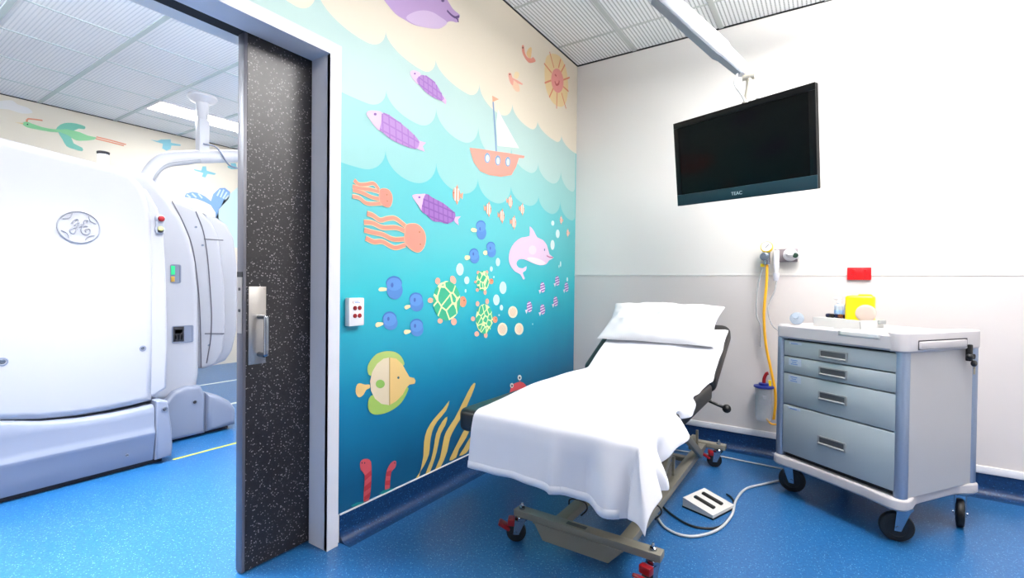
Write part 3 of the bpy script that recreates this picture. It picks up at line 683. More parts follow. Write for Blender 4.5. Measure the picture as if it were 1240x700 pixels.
# turtles
SHELL = net_mat('turtle_shell_paint', '#2fa880', '#d6e2a4', 17, .0022)
SHELLS = net_mat('small_turtle_shell_paint', '#30aa80', '#d6e2a4', 26, .0014)
SHELL.node_tree.nodes['Voronoi Texture'].inputs['Scale'].default_value = 15
for m_, w_ in ((SHELL, .07), (SHELLS, .09)):
    m_.node_tree.nodes['Math'].inputs[1].default_value = w_
def turtle(shell, feet, head, eye, ms, label):
    f = fig()
    for q in feet: f.poly('#f7b09c', q, 0, False)
    f.poly('#f29474', head, 0, False)
    f.poly(ms, shell)
    f.poly('#4a2c28', eye)
    f.build('painted_turtle', mural, label)
turtle([(-1.454,1.004),(-1.456,0.9798),(-1.465,0.9568),(-1.479,0.9366),(-1.497,0.9203),(-1.519,0.9085),(-1.543,0.9019),(-1.568,0.9007),(-1.593,0.9047),(-1.616,0.9138),(-1.636,0.9273),(-1.653,0.9445),(-1.666,0.9645),(-1.674,0.9865),(-1.677,1.009),(-1.675,1.032),(-1.667,1.054),(-1.655,1.073),(-1.639,1.089),(-1.619,1.102),(-1.596,1.11),(-1.571,1.113),(-1.546,1.11),(-1.522,1.103),(-1.5,1.09),(-1.481,1.073),(-1.466,1.052),(-1.457,1.029)], ([(-1.621,1.112),(-1.622,1.107),(-1.625,1.102),(-1.629,1.098),(-1.635,1.095),(-1.641,1.094),(-1.647,1.095),(-1.653,1.098),(-1.657,1.101),(-1.66,1.106),(-1.661,1.112),(-1.66,1.117),(-1.657,1.122),(-1.653,1.126),(-1.647,1.129),(-1.641,1.13),(-1.635,1.129),(-1.629,1.127),(-1.625,1.123),(-1.622,1.118)], [(-1.495,1.125),(-1.492,1.117),(-1.492,1.11),(-1.494,1.104),(-1.498,1.099),(-1.505,1.097),(-1.512,1.096),(-1.52,1.098),(-1.528,1.101),(-1.535,1.107),(-1.54,1.113),(-1.543,1.121),(-1.543,1.128),(-1.541,1.134),(-1.537,1.139),(-1.531,1.141),(-1.523,1.142),(-1.515,1.141),(-1.507,1.137),(-1.5,1.131)], [(-1.673,1.011),(-1.674,1.007),(-1.677,1.004),(-1.682,1.001),(-1.688,0.9988),(-1.694,0.9984),(-1.701,0.9992),(-1.707,1.001),(-1.712,1.004),(-1.715,1.008),(-1.716,1.012),(-1.715,1.016),(-1.712,1.02),(-1.707,1.023),(-1.701,1.025),(-1.695,1.025),(-1.688,1.024),(-1.682,1.022),(-1.677,1.019),(-1.674,1.016)], [(-1.599,0.9004),(-1.6,0.8962),(-1.603,0.8925),(-1.607,0.8897),(-1.613,0.8881),(-1.619,0.8878),(-1.626,0.8889),(-1.631,0.8912),(-1.636,0.8945),(-1.639,0.8985),(-1.64,0.9028),(-1.639,0.9069),(-1.636,0.9106),(-1.632,0.9134),(-1.626,0.915),(-1.62,0.9153),(-1.613,0.9143),(-1.608,0.912),(-1.603,0.9087),(-1.6,0.9047)], [(-1.483,0.8893),(-1.484,0.8832),(-1.488,0.8778),(-1.493,0.8737),(-1.5,0.8713),(-1.507,0.8708),(-1.515,0.8723),(-1.521,0.8755),(-1.527,0.8803),(-1.53,0.886),(-1.532,0.8922),(-1.53,0.8982),(-1.527,0.9036),(-1.522,0.9077),(-1.515,0.9101),(-1.508,0.9107),(-1.5,0.9093),(-1.494,0.9061),(-1.488,0.9014),(-1.485,0.8956)]),
       [(-1.399,0.9978),(-1.401,0.9882),(-1.405,0.9797),(-1.412,0.9731),(-1.421,0.9691),(-1.43,0.9679),(-1.44,0.9697),(-1.449,0.9743),(-1.456,0.9813),(-1.46,0.9899),(-1.462,0.9993),(-1.46,1.009),(-1.456,1.017),(-1.449,1.024),(-1.441,1.028),(-1.431,1.029),(-1.422,1.028),(-1.413,1.023),(-1.406,1.016),(-1.401,1.007)], [(-1.417,1.006),(-1.417,1.004),(-1.418,1.003),(-1.419,1.002),(-1.42,1.001),(-1.422,1.001),(-1.423,1.002),(-1.424,1.002),(-1.425,1.003),(-1.426,1.004),(-1.426,1.006),(-1.426,1.007),(-1.425,1.008),(-1.425,1.009),(-1.423,1.01),(-1.422,1.01),(-1.42,1.01),(-1.419,1.009),(-1.418,1.008),(-1.417,1.007)], SHELL, 'largest green turtle of the three')
turtle([(-1.182,1.118),(-1.185,1.099),(-1.194,1.082),(-1.208,1.069),(-1.226,1.06),(-1.246,1.057),(-1.266,1.06),(-1.284,1.069),(-1.298,1.082),(-1.307,1.098),(-1.31,1.117),(-1.308,1.135),(-1.299,1.151),(-1.286,1.165),(-1.268,1.174),(-1.248,1.177),(-1.228,1.175),(-1.21,1.167),(-1.195,1.154),(-1.186,1.137)], ([(-1.278,1.166),(-1.278,1.163),(-1.28,1.159),(-1.284,1.157),(-1.288,1.155),(-1.292,1.155),(-1.297,1.155),(-1.301,1.157),(-1.305,1.159),(-1.307,1.162),(-1.308,1.165),(-1.307,1.168),(-1.305,1.171),(-1.302,1.174),(-1.298,1.175),(-1.293,1.176),(-1.288,1.176),(-1.284,1.174),(-1.281,1.172),(-1.278,1.169)], [(-1.191,1.17),(-1.192,1.167),(-1.194,1.164),(-1.197,1.161),(-1.202,1.16),(-1.207,1.159),(-1.212,1.159),(-1.216,1.161),(-1.219,1.163),(-1.222,1.166),(-1.222,1.169),(-1.222,1.173),(-1.22,1.176),(-1.216,1.179),(-1.212,1.18),(-1.207,1.181),(-1.202,1.181),(-1.198,1.179),(-1.194,1.177),(-1.192,1.174)], [(-1.303,1.111),(-1.304,1.108),(-1.305,1.106),(-1.308,1.104),(-1.312,1.103),(-1.316,1.102),(-1.321,1.103),(-1.324,1.104),(-1.327,1.105),(-1.329,1.108),(-1.33,1.11),(-1.329,1.113),(-1.327,1.115),(-1.325,1.117),(-1.321,1.118),(-1.317,1.119),(-1.312,1.118),(-1.309,1.117),(-1.306,1.115),(-1.304,1.113)], [(-1.285,1.063),(-1.285,1.06),(-1.287,1.057),(-1.291,1.055),(-1.295,1.053),(-1.299,1.053),(-1.304,1.054),(-1.308,1.055),(-1.312,1.057),(-1.314,1.06),(-1.314,1.064),(-1.314,1.067),(-1.312,1.07),(-1.308,1.072),(-1.304,1.074),(-1.3,1.074),(-1.295,1.074),(-1.291,1.072),(-1.288,1.07),(-1.285,1.067)], [(-1.207,1.049),(-1.208,1.044),(-1.21,1.04),(-1.214,1.037),(-1.218,1.034),(-1.223,1.034),(-1.228,1.035),(-1.232,1.037),(-1.235,1.04),(-1.238,1.045),(-1.238,1.049),(-1.238,1.054),(-1.236,1.058),(-1.232,1.062),(-1.228,1.064),(-1.223,1.065),(-1.218,1.064),(-1.214,1.062),(-1.21,1.058),(-1.208,1.054)]),
       [(-1.137,1.115),(-1.139,1.11),(-1.142,1.105),(-1.147,1.101),(-1.154,1.099),(-1.161,1.098),(-1.169,1.099),(-1.176,1.101),(-1.181,1.105),(-1.185,1.109),(-1.186,1.115),(-1.185,1.12),(-1.182,1.125),(-1.176,1.129),(-1.17,1.131),(-1.162,1.133),(-1.155,1.132),(-1.148,1.129),(-1.142,1.126),(-1.139,1.121)], [(-1.151,1.12),(-1.151,1.119),(-1.152,1.118),(-1.153,1.117),(-1.154,1.117),(-1.155,1.117),(-1.156,1.117),(-1.157,1.117),(-1.158,1.118),(-1.159,1.119),(-1.159,1.12),(-1.159,1.121),(-1.159,1.122),(-1.158,1.122),(-1.157,1.123),(-1.155,1.123),(-1.154,1.123),(-1.153,1.123),(-1.152,1.122),(-1.151,1.121)], SHELLS, 'small green turtle uppermost of the three')
turtle([(-1.14,0.8855),(-1.144,0.8574),(-1.156,0.8328),(-1.175,0.8141),(-1.199,0.8032),(-1.226,0.8009),(-1.252,0.8074),(-1.276,0.8218),(-1.295,0.8426),(-1.307,0.8677),(-1.311,0.8949),(-1.308,0.9217),(-1.297,0.9455),(-1.279,0.9642),(-1.256,0.976),(-1.229,0.9796),(-1.203,0.9744),(-1.178,0.9608),(-1.158,0.94),(-1.145,0.914)], ([(-1.278,0.9825),(-1.279,0.9778),(-1.281,0.9736),(-1.285,0.9704),(-1.29,0.9684),(-1.295,0.9678),(-1.301,0.9687),(-1.306,0.971),(-1.31,0.9745),(-1.312,0.9788),(-1.313,0.9835),(-1.312,0.9882),(-1.31,0.9923),(-1.306,0.9956),(-1.301,0.9976),(-1.296,0.9982),(-1.29,0.9974),(-1.286,0.9951),(-1.282,0.9916),(-1.279,0.9873)], [(-1.182,0.9939),(-1.183,0.9886),(-1.186,0.9839),(-1.19,0.9802),(-1.195,0.9779),(-1.201,0.9772),(-1.206,0.9782),(-1.212,0.9808),(-1.216,0.9847),(-1.218,0.9895),(-1.219,0.9948),(-1.218,1),(-1.216,1.005),(-1.212,1.008),(-1.207,1.011),(-1.201,1.012),(-1.196,1.011),(-1.19,1.008),(-1.186,1.004),(-1.183,0.9993)], [(-1.318,0.896),(-1.319,0.8919),(-1.321,0.8882),(-1.325,0.8855),(-1.331,0.8839),(-1.337,0.8836),(-1.343,0.8846),(-1.348,0.8868),(-1.353,0.89),(-1.356,0.894),(-1.357,0.8982),(-1.356,0.9023),(-1.353,0.9059),(-1.349,0.9086),(-1.343,0.9103),(-1.337,0.9106),(-1.331,0.9097),(-1.326,0.9075),(-1.321,0.9042),(-1.319,0.9003)], [(-1.277,0.8051),(-1.278,0.8004),(-1.282,0.7964),(-1.286,0.7935),(-1.293,0.7918),(-1.3,0.7917),(-1.307,0.793),(-1.313,0.7957),(-1.318,0.7995),(-1.321,0.804),(-1.322,0.8087),(-1.321,0.8133),(-1.318,0.8173),(-1.313,0.8203),(-1.307,0.8219),(-1.3,0.8221),(-1.293,0.8209),(-1.287,0.8182),(-1.282,0.8144),(-1.279,0.8099)], [(-1.193,0.7904),(-1.194,0.7851),(-1.196,0.7806),(-1.2,0.7771),(-1.206,0.7751),(-1.211,0.7748),(-1.217,0.7761),(-1.222,0.779),(-1.226,0.7831),(-1.229,0.7881),(-1.23,0.7935),(-1.229,0.7987),(-1.227,0.8032),(-1.223,0.8067),(-1.218,0.8087),(-1.212,0.8091),(-1.206,0.8079),(-1.201,0.805),(-1.197,0.8009),(-1.194,0.7958)]),
       [(-1.09,0.8787),(-1.091,0.8725),(-1.095,0.8671),(-1.1,0.863),(-1.108,0.8606),(-1.116,0.8601),(-1.124,0.8616),(-1.131,0.8649),(-1.137,0.8697),(-1.141,0.8754),(-1.142,0.8817),(-1.141,0.8877),(-1.138,0.8931),(-1.132,0.8972),(-1.125,0.8997),(-1.117,0.9002),(-1.109,0.8989),(-1.101,0.8956),(-1.095,0.8909),(-1.091,0.885)], [(-1.104,0.8843),(-1.104,0.8831),(-1.105,0.882),(-1.105,0.8812),(-1.107,0.8807),(-1.108,0.8805),(-1.109,0.8808),(-1.11,0.8814),(-1.111,0.8824),(-1.112,0.8835),(-1.112,0.8848),(-1.112,0.886),(-1.111,0.8871),(-1.111,0.8879),(-1.109,0.8884),(-1.108,0.8886),(-1.107,0.8883),(-1.106,0.8877),(-1.105,0.8867),(-1.104,0.8856)], SHELLS, 'middle sized green turtle lowest of the three')
# dolphin
f = fig()
f.poly('#e9cbe6', [(-0.721,1.49),(-0.7005,1.494),(-0.6542,1.467),(-0.614,1.432),(-0.5362,1.42),(-0.4724,1.386),(-0.4316,1.322),(-0.3648,1.302),(-0.4402,1.276),(-0.4785,1.248),(-0.5726,1.236),(-0.6808,1.249),(-0.7834,1.268),(-0.8518,1.263),(-0.8798,1.236),(-0.8554,1.212),(-0.7986,1.207),(-0.7523,1.224),(-0.7617,1.193),(-0.8012,1.177),(-0.7722,1.14),(-0.7969,1.133),(-0.8303,1.165),(-0.9022,1.185),(-0.9568,1.225),(-0.9727,1.266),(-0.9587,1.317),(-0.9062,1.371),(-0.8195,1.412),(-0.7197,1.431)], 2)
f.poly('#f7e6f0', [(-0.7501,1.275),(-0.6817,1.288),(-0.5737,1.279),(-0.4883,1.255),(-0.5449,1.239),(-0.6454,1.246)], 3)
f.poly('#f4dcee', [(-0.6226,1.341),(-0.625,1.331),(-0.6324,1.321),(-0.6441,1.313),(-0.6588,1.308),(-0.6751,1.305),(-0.6913,1.306),(-0.7059,1.31),(-0.7175,1.316),(-0.725,1.325),(-0.7277,1.334),(-0.7254,1.344),(-0.7183,1.354),(-0.7071,1.361),(-0.6927,1.367),(-0.6766,1.37),(-0.6603,1.369),(-0.6454,1.366),(-0.6334,1.359),(-0.6255,1.351)], 0, False)
f.line('#c06a98', [(-0.4762,1.31),(-0.431,1.301),(-0.377,1.302)], .01)
f.poly('#5c6a9a', [(-0.5004,1.351),(-0.5007,1.348),(-0.5017,1.345),(-0.5033,1.343),(-0.5054,1.342),(-0.5077,1.341),(-0.5101,1.341),(-0.5123,1.343),(-0.514,1.345),(-0.5151,1.347),(-0.5156,1.35),(-0.5153,1.353),(-0.5143,1.355),(-0.5126,1.358),(-0.5106,1.359),(-0.5082,1.36),(-0.5059,1.359),(-0.5037,1.358),(-0.502,1.356),(-0.5008,1.354)], 0, False)
f.build('painted_dolphin', mural, 'pale pink leaping dolphin')
# bubbles
for e in ([(-1.427,1.18),(-1.429,1.169),(-1.433,1.159),(-1.44,1.151),(-1.45,1.146),(-1.46,1.144),(-1.47,1.146),(-1.479,1.151),(-1.486,1.158),(-1.491,1.167),(-1.493,1.178),(-1.491,1.189),(-1.487,1.198),(-1.48,1.206),(-1.471,1.212),(-1.461,1.214),(-1.451,1.212),(-1.441,1.208),(-1.434,1.2),(-1.429,1.191)], [(-1.375,1.119),(-1.376,1.113),(-1.379,1.106),(-1.384,1.101),(-1.391,1.098),(-1.398,1.097),(-1.405,1.098),(-1.412,1.101),(-1.417,1.106),(-1.42,1.112),(-1.422,1.119),(-1.421,1.126),(-1.417,1.132),(-1.412,1.137),(-1.406,1.14),(-1.399,1.141),(-1.391,1.14),(-1.385,1.137),(-1.379,1.133),(-1.376,1.126)], [(-1.4,1.06),(-1.4,1.056),(-1.401,1.054),(-1.403,1.051),(-1.405,1.05),(-1.408,1.049),(-1.41,1.05),(-1.413,1.051),(-1.414,1.054),(-1.416,1.056),(-1.416,1.06),(-1.416,1.063),(-1.415,1.066),(-1.413,1.068),(-1.411,1.069),(-1.408,1.07),(-1.405,1.069),(-1.403,1.068),(-1.401,1.066),(-1.4,1.063)], [(-1.069,1.237),(-1.07,1.229),(-1.073,1.221),(-1.078,1.216),(-1.085,1.212),(-1.092,1.21),(-1.099,1.211),(-1.106,1.214),(-1.111,1.22),(-1.115,1.227),(-1.116,1.235),(-1.115,1.243),(-1.112,1.25),(-1.107,1.256),(-1.1,1.26),(-1.093,1.262),(-1.086,1.261),(-1.079,1.257),(-1.073,1.252),(-1.07,1.245)], [(-1.147,1.191),(-1.148,1.186),(-1.15,1.182),(-1.153,1.178),(-1.157,1.176),(-1.162,1.175),(-1.166,1.176),(-1.17,1.178),(-1.174,1.181),(-1.176,1.186),(-1.177,1.19),(-1.176,1.195),(-1.174,1.2),(-1.171,1.203),(-1.167,1.206),(-1.162,1.207),(-1.158,1.206),(-1.153,1.204),(-1.15,1.201),(-1.148,1.196)], [(-0.9942,1.076),(-0.9959,1.064),(-1.001,1.053),(-1.01,1.044),(-1.021,1.039),(-1.033,1.037),(-1.045,1.039),(-1.056,1.045),(-1.065,1.053),(-1.07,1.064),(-1.073,1.076),(-1.071,1.088),(-1.066,1.099),(-1.057,1.108),(-1.047,1.114),(-1.035,1.116),(-1.022,1.114),(-1.011,1.108),(-1.002,1.1),(-0.9964,1.089)], [(-1.07,1.001),(-1.071,0.9904),(-1.076,0.9811),(-1.084,0.9738),(-1.093,0.9693),(-1.104,0.9679),(-1.115,0.9699),(-1.125,0.975),(-1.132,0.9826),(-1.137,0.9921),(-1.139,1.002),(-1.138,1.013),(-1.133,1.022),(-1.126,1.029),(-1.116,1.034),(-1.105,1.035),(-1.095,1.034),(-1.085,1.029),(-1.077,1.021),(-1.071,1.012)], [(-1.03,0.9509),(-1.031,0.9453),(-1.033,0.9404),(-1.037,0.9365),(-1.042,0.9342),(-1.048,0.9335),(-1.054,0.9347),(-1.059,0.9374),(-1.063,0.9415),(-1.066,0.9466),(-1.067,0.9522),(-1.066,0.9577),(-1.064,0.9626),(-1.06,0.9664),(-1.055,0.9688),(-1.049,0.9695),(-1.043,0.9684),(-1.038,0.9657),(-1.034,0.9616),(-1.031,0.9565)], [(-1.125,1.143),(-1.126,1.141),(-1.127,1.139),(-1.129,1.137),(-1.131,1.136),(-1.134,1.136),(-1.136,1.136),(-1.139,1.137),(-1.14,1.139),(-1.142,1.14),(-1.142,1.142),(-1.142,1.144),(-1.141,1.146),(-1.139,1.147),(-1.137,1.149),(-1.134,1.149),(-1.131,1.149),(-1.129,1.148),(-1.127,1.146),(-1.126,1.145)], [(-1.065,0.9049),(-1.065,0.903),(-1.066,0.9012),(-1.068,0.8999),(-1.071,0.8991),(-1.073,0.8989),(-1.076,0.8993),(-1.078,0.9004),(-1.08,0.9019),(-1.081,0.9037),(-1.082,0.9058),(-1.081,0.9078),(-1.08,0.9095),(-1.079,0.9108),(-1.076,0.9117),(-1.073,0.9119),(-1.071,0.9114),(-1.068,0.9104),(-1.067,0.9089),(-1.065,0.907)]):
    f = fig(); f.poly('#cdeef2', e); f.build('painted_bubble', mural, None)
for e in ([(-0.3634,1.558),(-0.3645,1.552),(-0.3678,1.547),(-0.3731,1.542),(-0.3798,1.538),(-0.3872,1.537),(-0.3947,1.537),(-0.4015,1.539),(-0.4069,1.542),(-0.4104,1.547),(-0.4118,1.553),(-0.4107,1.559),(-0.4075,1.565),(-0.4023,1.57),(-0.3957,1.573),(-0.3882,1.575),(-0.3807,1.575),(-0.3739,1.573),(-0.3684,1.569),(-0.3648,1.564)], [(-0.2761,1.487),(-0.2773,1.477),(-0.2816,1.468),(-0.2884,1.46),(-0.2971,1.454),(-0.3068,1.452),(-0.3165,1.453),(-0.3253,1.457),(-0.3324,1.463),(-0.337,1.472),(-0.3388,1.481),(-0.3375,1.492),(-0.3334,1.501),(-0.3267,1.509),(-0.3181,1.514),(-0.3085,1.517),(-0.2988,1.516),(-0.2899,1.512),(-0.2827,1.506),(-0.2779,1.497)], [(-0.3551,1.397),(-0.3564,1.386),(-0.3607,1.375),(-0.3677,1.367),(-0.3766,1.361),(-0.3866,1.358),(-0.3966,1.359),(-0.4056,1.364),(-0.4129,1.372),(-0.4177,1.381),(-0.4195,1.393),(-0.4183,1.404),(-0.414,1.414),(-0.4072,1.423),(-0.3984,1.429),(-0.3885,1.431),(-0.3785,1.431),(-0.3693,1.426),(-0.3619,1.419),(-0.357,1.409)], [(-0.2441,1.258),(-0.2444,1.251),(-0.2458,1.245),(-0.248,1.24),(-0.2509,1.237),(-0.2542,1.236),(-0.2575,1.237),(-0.2606,1.24),(-0.2631,1.244),(-0.2648,1.25),(-0.2655,1.257),(-0.2652,1.264),(-0.2638,1.27),(-0.2616,1.275),(-0.2587,1.278),(-0.2554,1.28),(-0.2521,1.279),(-0.249,1.276),(-0.2465,1.271),(-0.2448,1.265)], [(-0.1234,1.143),(-0.1239,1.137),(-0.1258,1.133),(-0.1287,1.129),(-0.1324,1.127),(-0.1366,1.126),(-0.1408,1.127),(-0.1446,1.129),(-0.1477,1.133),(-0.1497,1.137),(-0.1506,1.142),(-0.15,1.147),(-0.1482,1.152),(-0.1454,1.155),(-0.1417,1.158),(-0.1375,1.159),(-0.1333,1.158),(-0.1294,1.156),(-0.1263,1.152),(-0.1242,1.148)], [(-0.6566,0.8227),(-0.6568,0.8207),(-0.6575,0.819),(-0.6587,0.8177),(-0.6601,0.8169),(-0.6618,0.8167),(-0.6634,0.8171),(-0.6649,0.8181),(-0.6661,0.8196),(-0.6669,0.8214),(-0.6672,0.8234),(-0.667,0.8253),(-0.6663,0.827),(-0.6651,0.8284),(-0.6637,0.8292),(-0.6621,0.8294),(-0.6604,0.829),(-0.6589,0.828),(-0.6577,0.8265),(-0.6569,0.8247)], [(-0.2735,1.24),(-0.2737,1.236),(-0.2746,1.232),(-0.2759,1.23),(-0.2776,1.228),(-0.2796,1.227),(-0.2816,1.228),(-0.2834,1.23),(-0.2848,1.232),(-0.2858,1.235),(-0.2862,1.239),(-0.286,1.243),(-0.2852,1.246),(-0.2839,1.249),(-0.2822,1.25),(-0.2802,1.251),(-0.2782,1.251),(-0.2764,1.249),(-0.2749,1.246),(-0.2739,1.243)]):
    f = fig(); f.poly('#e6f4f2', e); f.build('painted_bubble', mural, None)
# little purple striped fish
def smallfish(c, rx, ry, label):
    f = fig(); y, z = c
    f.poly('#f2e6f2', [(y - rx*.6, z - ry*.4), (y - rx*1.7, z - ry*.5), (y - rx*1.1, z - ry*1.2)])
    o = ell(y, z, rx, ry, .5, 18); f.poly('#a06ab8', o)
    f.hatch('#f6ecf6', o, .2, rx*.55, rx*.2); f.poly('#4a2860', ell(y + rx*.6, z + ry*.35, rx*.14, rx*.14, 0, 8))
    f.build('painted_small_purple_fish', mural, label)
for (c, lab) in zip([(-0.5277,1.079),(-0.3043,1.128),(-0.1488,1.081),(-0.7084,0.9449),(-0.5237,0.9199),(-0.3272,0.9731)], ('left small purple fish of the upper row', 'middle small purple fish of the upper row', 'right small purple fish of the upper row', 'left small purple fish of the lower row', 'middle small purple fish of the lower row', 'right small purple fish of the lower row')):
    smallfish(c, .034, .04, lab)
for e, lab in (([(-0.8601,0.9157),(-0.8627,0.9036),(-0.8705,0.8929),(-0.8829,0.8849),(-0.8986,0.8801),(-0.9158,0.8791),(-0.933,0.8819),(-0.9485,0.8882),(-0.9607,0.8974),(-0.9686,0.9085),(-0.9715,0.9204),(-0.9691,0.9322),(-0.9617,0.9426),(-0.9498,0.9507),(-0.9346,0.9557),(-0.9175,0.957),(-0.9002,0.9546),(-0.8843,0.9485),(-0.8716,0.9393),(-0.8632,0.928)], 'upper cream shell'), ([(-0.9782,0.8108),(-0.9808,0.7981),(-0.9886,0.7872),(-1.001,0.779),(-1.016,0.7744),(-1.033,0.7738),(-1.05,0.7772),(-1.066,0.7843),(-1.078,0.7943),(-1.086,0.8062),(-1.089,0.8189),(-1.086,0.8312),(-1.079,0.842),(-1.067,0.8502),(-1.052,0.855),(-1.035,0.856),(-1.018,0.8529),(-1.002,0.846),(-0.9896,0.836),(-0.9813,0.8239)], 'lower left cream shell'), ([(-0.7828,0.7983),(-0.7852,0.786),(-0.793,0.7754),(-0.8052,0.7675),(-0.8205,0.763),(-0.8375,0.7625),(-0.8545,0.7658),(-0.8697,0.7727),(-0.8818,0.7824),(-0.8896,0.7939),(-0.8925,0.8063),(-0.8901,0.8182),(-0.8828,0.8287),(-0.8711,0.8366),(-0.8561,0.8413),(-0.8393,0.8422),(-0.8222,0.8392),(-0.8066,0.8325),(-0.794,0.8228),(-0.7858,0.811)], 'lower right cream shell')):
    f = fig(); f.poly('#f2ecd2', e)
    cy = sum(q[0] for q in e)/len(e); cz = sum(q[1] for q in e)/len(e)
    f.poly('#f3c9ae', [(cy+(y-cy)*.72, cz+(z-cz)*.72) for y, z in e]); f.hatch('#f2ecd2', [(cy+(y-cy)*.72, cz+(z-cz)*.72) for y, z in e], .9, .014, .006)
    f.build('painted_shell', mural, lab)
# butterfly fish
f = fig()
f.poly('#b7cf74', [(-2.078,0.6812),(-2.097,0.7168),(-2.083,0.7477),(-2.045,0.7762),(-1.986,0.7823),(-1.928,0.7696),(-1.889,0.7388),(-1.875,0.7016),(-1.935,0.7097),(-1.985,0.6916)], 3)
f.poly('#a5c764', [(-2.077,0.591),(-2.093,0.5553),(-2.084,0.5234),(-2.053,0.5016),(-1.998,0.4944),(-1.941,0.502),(-1.891,0.5234),(-1.856,0.5621),(-1.849,0.5902),(-1.917,0.6053),(-2,0.5949)], 3, False)
f.poly('#f0c983', [(-2.085,0.6434),(-2.111,0.6478),(-2.142,0.659),(-2.158,0.647),(-2.158,0.615),(-2.14,0.597),(-2.118,0.6047),(-2.103,0.6228),(-2.083,0.6282)], 3, False)
f.poly('#ead9bd', [(-1.969,0.7505),(-2.005,0.75),(-2.044,0.7306),(-2.071,0.6981),(-2.082,0.6579),(-2.077,0.6151),(-2.054,0.5745),(-2.015,0.5423),(-1.966,0.5262)], 0)
f.poly('#efca85', [(-1.969,0.7505),(-1.927,0.7404),(-1.889,0.7098),(-1.862,0.6705),(-1.839,0.639),(-1.807,0.6287),(-1.797,0.6137),(-1.804,0.6003),(-1.839,0.6015),(-1.857,0.5915),(-1.883,0.5605),(-1.925,0.5367),(-1.966,0.5262)], 0, False)
f.line('#b79a64', [(-1.969,0.7505),(-1.966,0.5262)], .006, 1)
f.poly('#8fc05e', [(-1.997,0.6315),(-1.998,0.6256),(-2.002,0.6207),(-2.008,0.6174),(-2.015,0.6159),(-2.024,0.6164),(-2.032,0.6188),(-2.039,0.6229),(-2.045,0.6282),(-2.049,0.6343),(-2.05,0.6405),(-2.049,0.6463),(-2.045,0.6511),(-2.04,0.6545),(-2.032,0.656),(-2.024,0.6557),(-2.016,0.6534),(-2.008,0.6493),(-2.002,0.644),(-1.998,0.6378)], 0, False)
f.poly('#2d5a66', [(-1.906,0.6462),(-1.906,0.6443),(-1.907,0.6427),(-1.909,0.6415),(-1.911,0.6409),(-1.913,0.6409),(-1.915,0.6416),(-1.917,0.6428),(-1.918,0.6444),(-1.919,0.6463),(-1.92,0.6484),(-1.919,0.6503),(-1.918,0.6519),(-1.917,0.6531),(-1.915,0.6537),(-1.913,0.6537),(-1.911,0.653),(-1.909,0.6518),(-1.907,0.6502),(-1.906,0.6482)], 0, False)
f.build('painted_butterfly_fish', mural, 'yellow and cream butterfly fish with green fins')
# sea grass
for s, lab in (([(-1.538,0.4622),(-1.565,0.4134),(-1.636,0.3704),(-1.673,0.327),(-1.688,0.268),(-1.694,0.2178),(-1.731,0.1667),(-1.787,0.1239),(-1.766,0.1229),(-1.755,0.1539),(-1.736,0.2196),(-1.732,0.2905),(-1.711,0.3468),(-1.659,0.3917),(-1.589,0.4295)], 'leftmost yellow frond'),
          ([(-1.553,0.3792),(-1.568,0.3384),(-1.606,0.2993),(-1.626,0.2405),(-1.648,0.1833),(-1.693,0.1132),(-1.723,0.1167),(-1.679,0.1819),(-1.657,0.2491),(-1.642,0.3086),(-1.596,0.3611)], 'short yellow frond'),
          ([(-1.307,0.5187),(-1.338,0.4634),(-1.419,0.3649),(-1.488,0.3023),(-1.529,0.2576),(-1.553,0.1875),(-1.604,0.1216),(-1.647,0.1216),(-1.609,0.1716),(-1.586,0.2511),(-1.563,0.299),(-1.489,0.3581),(-1.42,0.4333),(-1.348,0.5094)], 'tallest yellow frond'),
          ([(-1.344,0.2786),(-1.389,0.2207),(-1.451,0.175),(-1.476,0.1342),(-1.532,0.1332),(-1.511,0.1644),(-1.452,0.2259),(-1.399,0.2748)], 'yellow frond beside the couch end'),
          ([(-1.248,0.2672),(-1.315,0.1892),(-1.361,0.1495),(-1.393,0.1323),(-1.45,0.1354),(-1.407,0.1682),(-1.343,0.2202)], 'yellow frond behind the couch end')):
    f = fig(); f.poly('#e3c06c', s, 2); f.build('painted_sea_grass', mural, lab)
# worms
def worm(body, bands, eye, label):
    f = fig(); f.poly('#d05560', body, 2); f.k += 1
    for q in bands: f.poly('#b8333f', q, 0, False)
    f.k += 1
    for q in eye: f.poly('#2c2a40', q, 0, False)
    f.build('painted_worm', mural, label)
worm([(-2.134,0.3019),(-2.124,0.3164),(-2.096,0.3134),(-2.073,0.2939),(-2.069,0.2454),(-2.072,0.1736),(-2.083,0.1213),(-2.112,0.1195),(-2.11,0.1871),(-2.108,0.2447),(-2.129,0.2735)],
     ([(-2.108,0.2402),(-2.071,0.2549),(-2.07,0.2321),(-2.108,0.2178)], [(-2.11,0.1916),(-2.071,0.2051),(-2.072,0.1782),(-2.11,0.1691)], [(-2.11,0.1466),(-2.075,0.1566),(-2.078,0.135),(-2.111,0.129)]), ([(-2.12,0.302),(-2.12,0.3009),(-2.121,0.3001),(-2.122,0.2995),(-2.122,0.2993),(-2.123,0.2994),(-2.124,0.2999),(-2.125,0.3007),(-2.126,0.3017),(-2.127,0.3029),(-2.127,0.304),(-2.127,0.3051),(-2.126,0.3059),(-2.125,0.3065),(-2.124,0.3067),(-2.123,0.3066),(-2.122,0.3061),(-2.122,0.3053),(-2.121,0.3043),(-2.12,0.3032)], [(-2.106,0.2976),(-2.106,0.2965),(-2.106,0.2957),(-2.107,0.2951),(-2.108,0.2949),(-2.109,0.295),(-2.11,0.2955),(-2.111,0.2963),(-2.112,0.2973),(-2.112,0.2985),(-2.112,0.2996),(-2.112,0.3007),(-2.112,0.3015),(-2.111,0.3021),(-2.11,0.3023),(-2.109,0.3022),(-2.108,0.3017),(-2.107,0.3009),(-2.106,0.2999),(-2.106,0.2987)]), 'larger red banded worm')
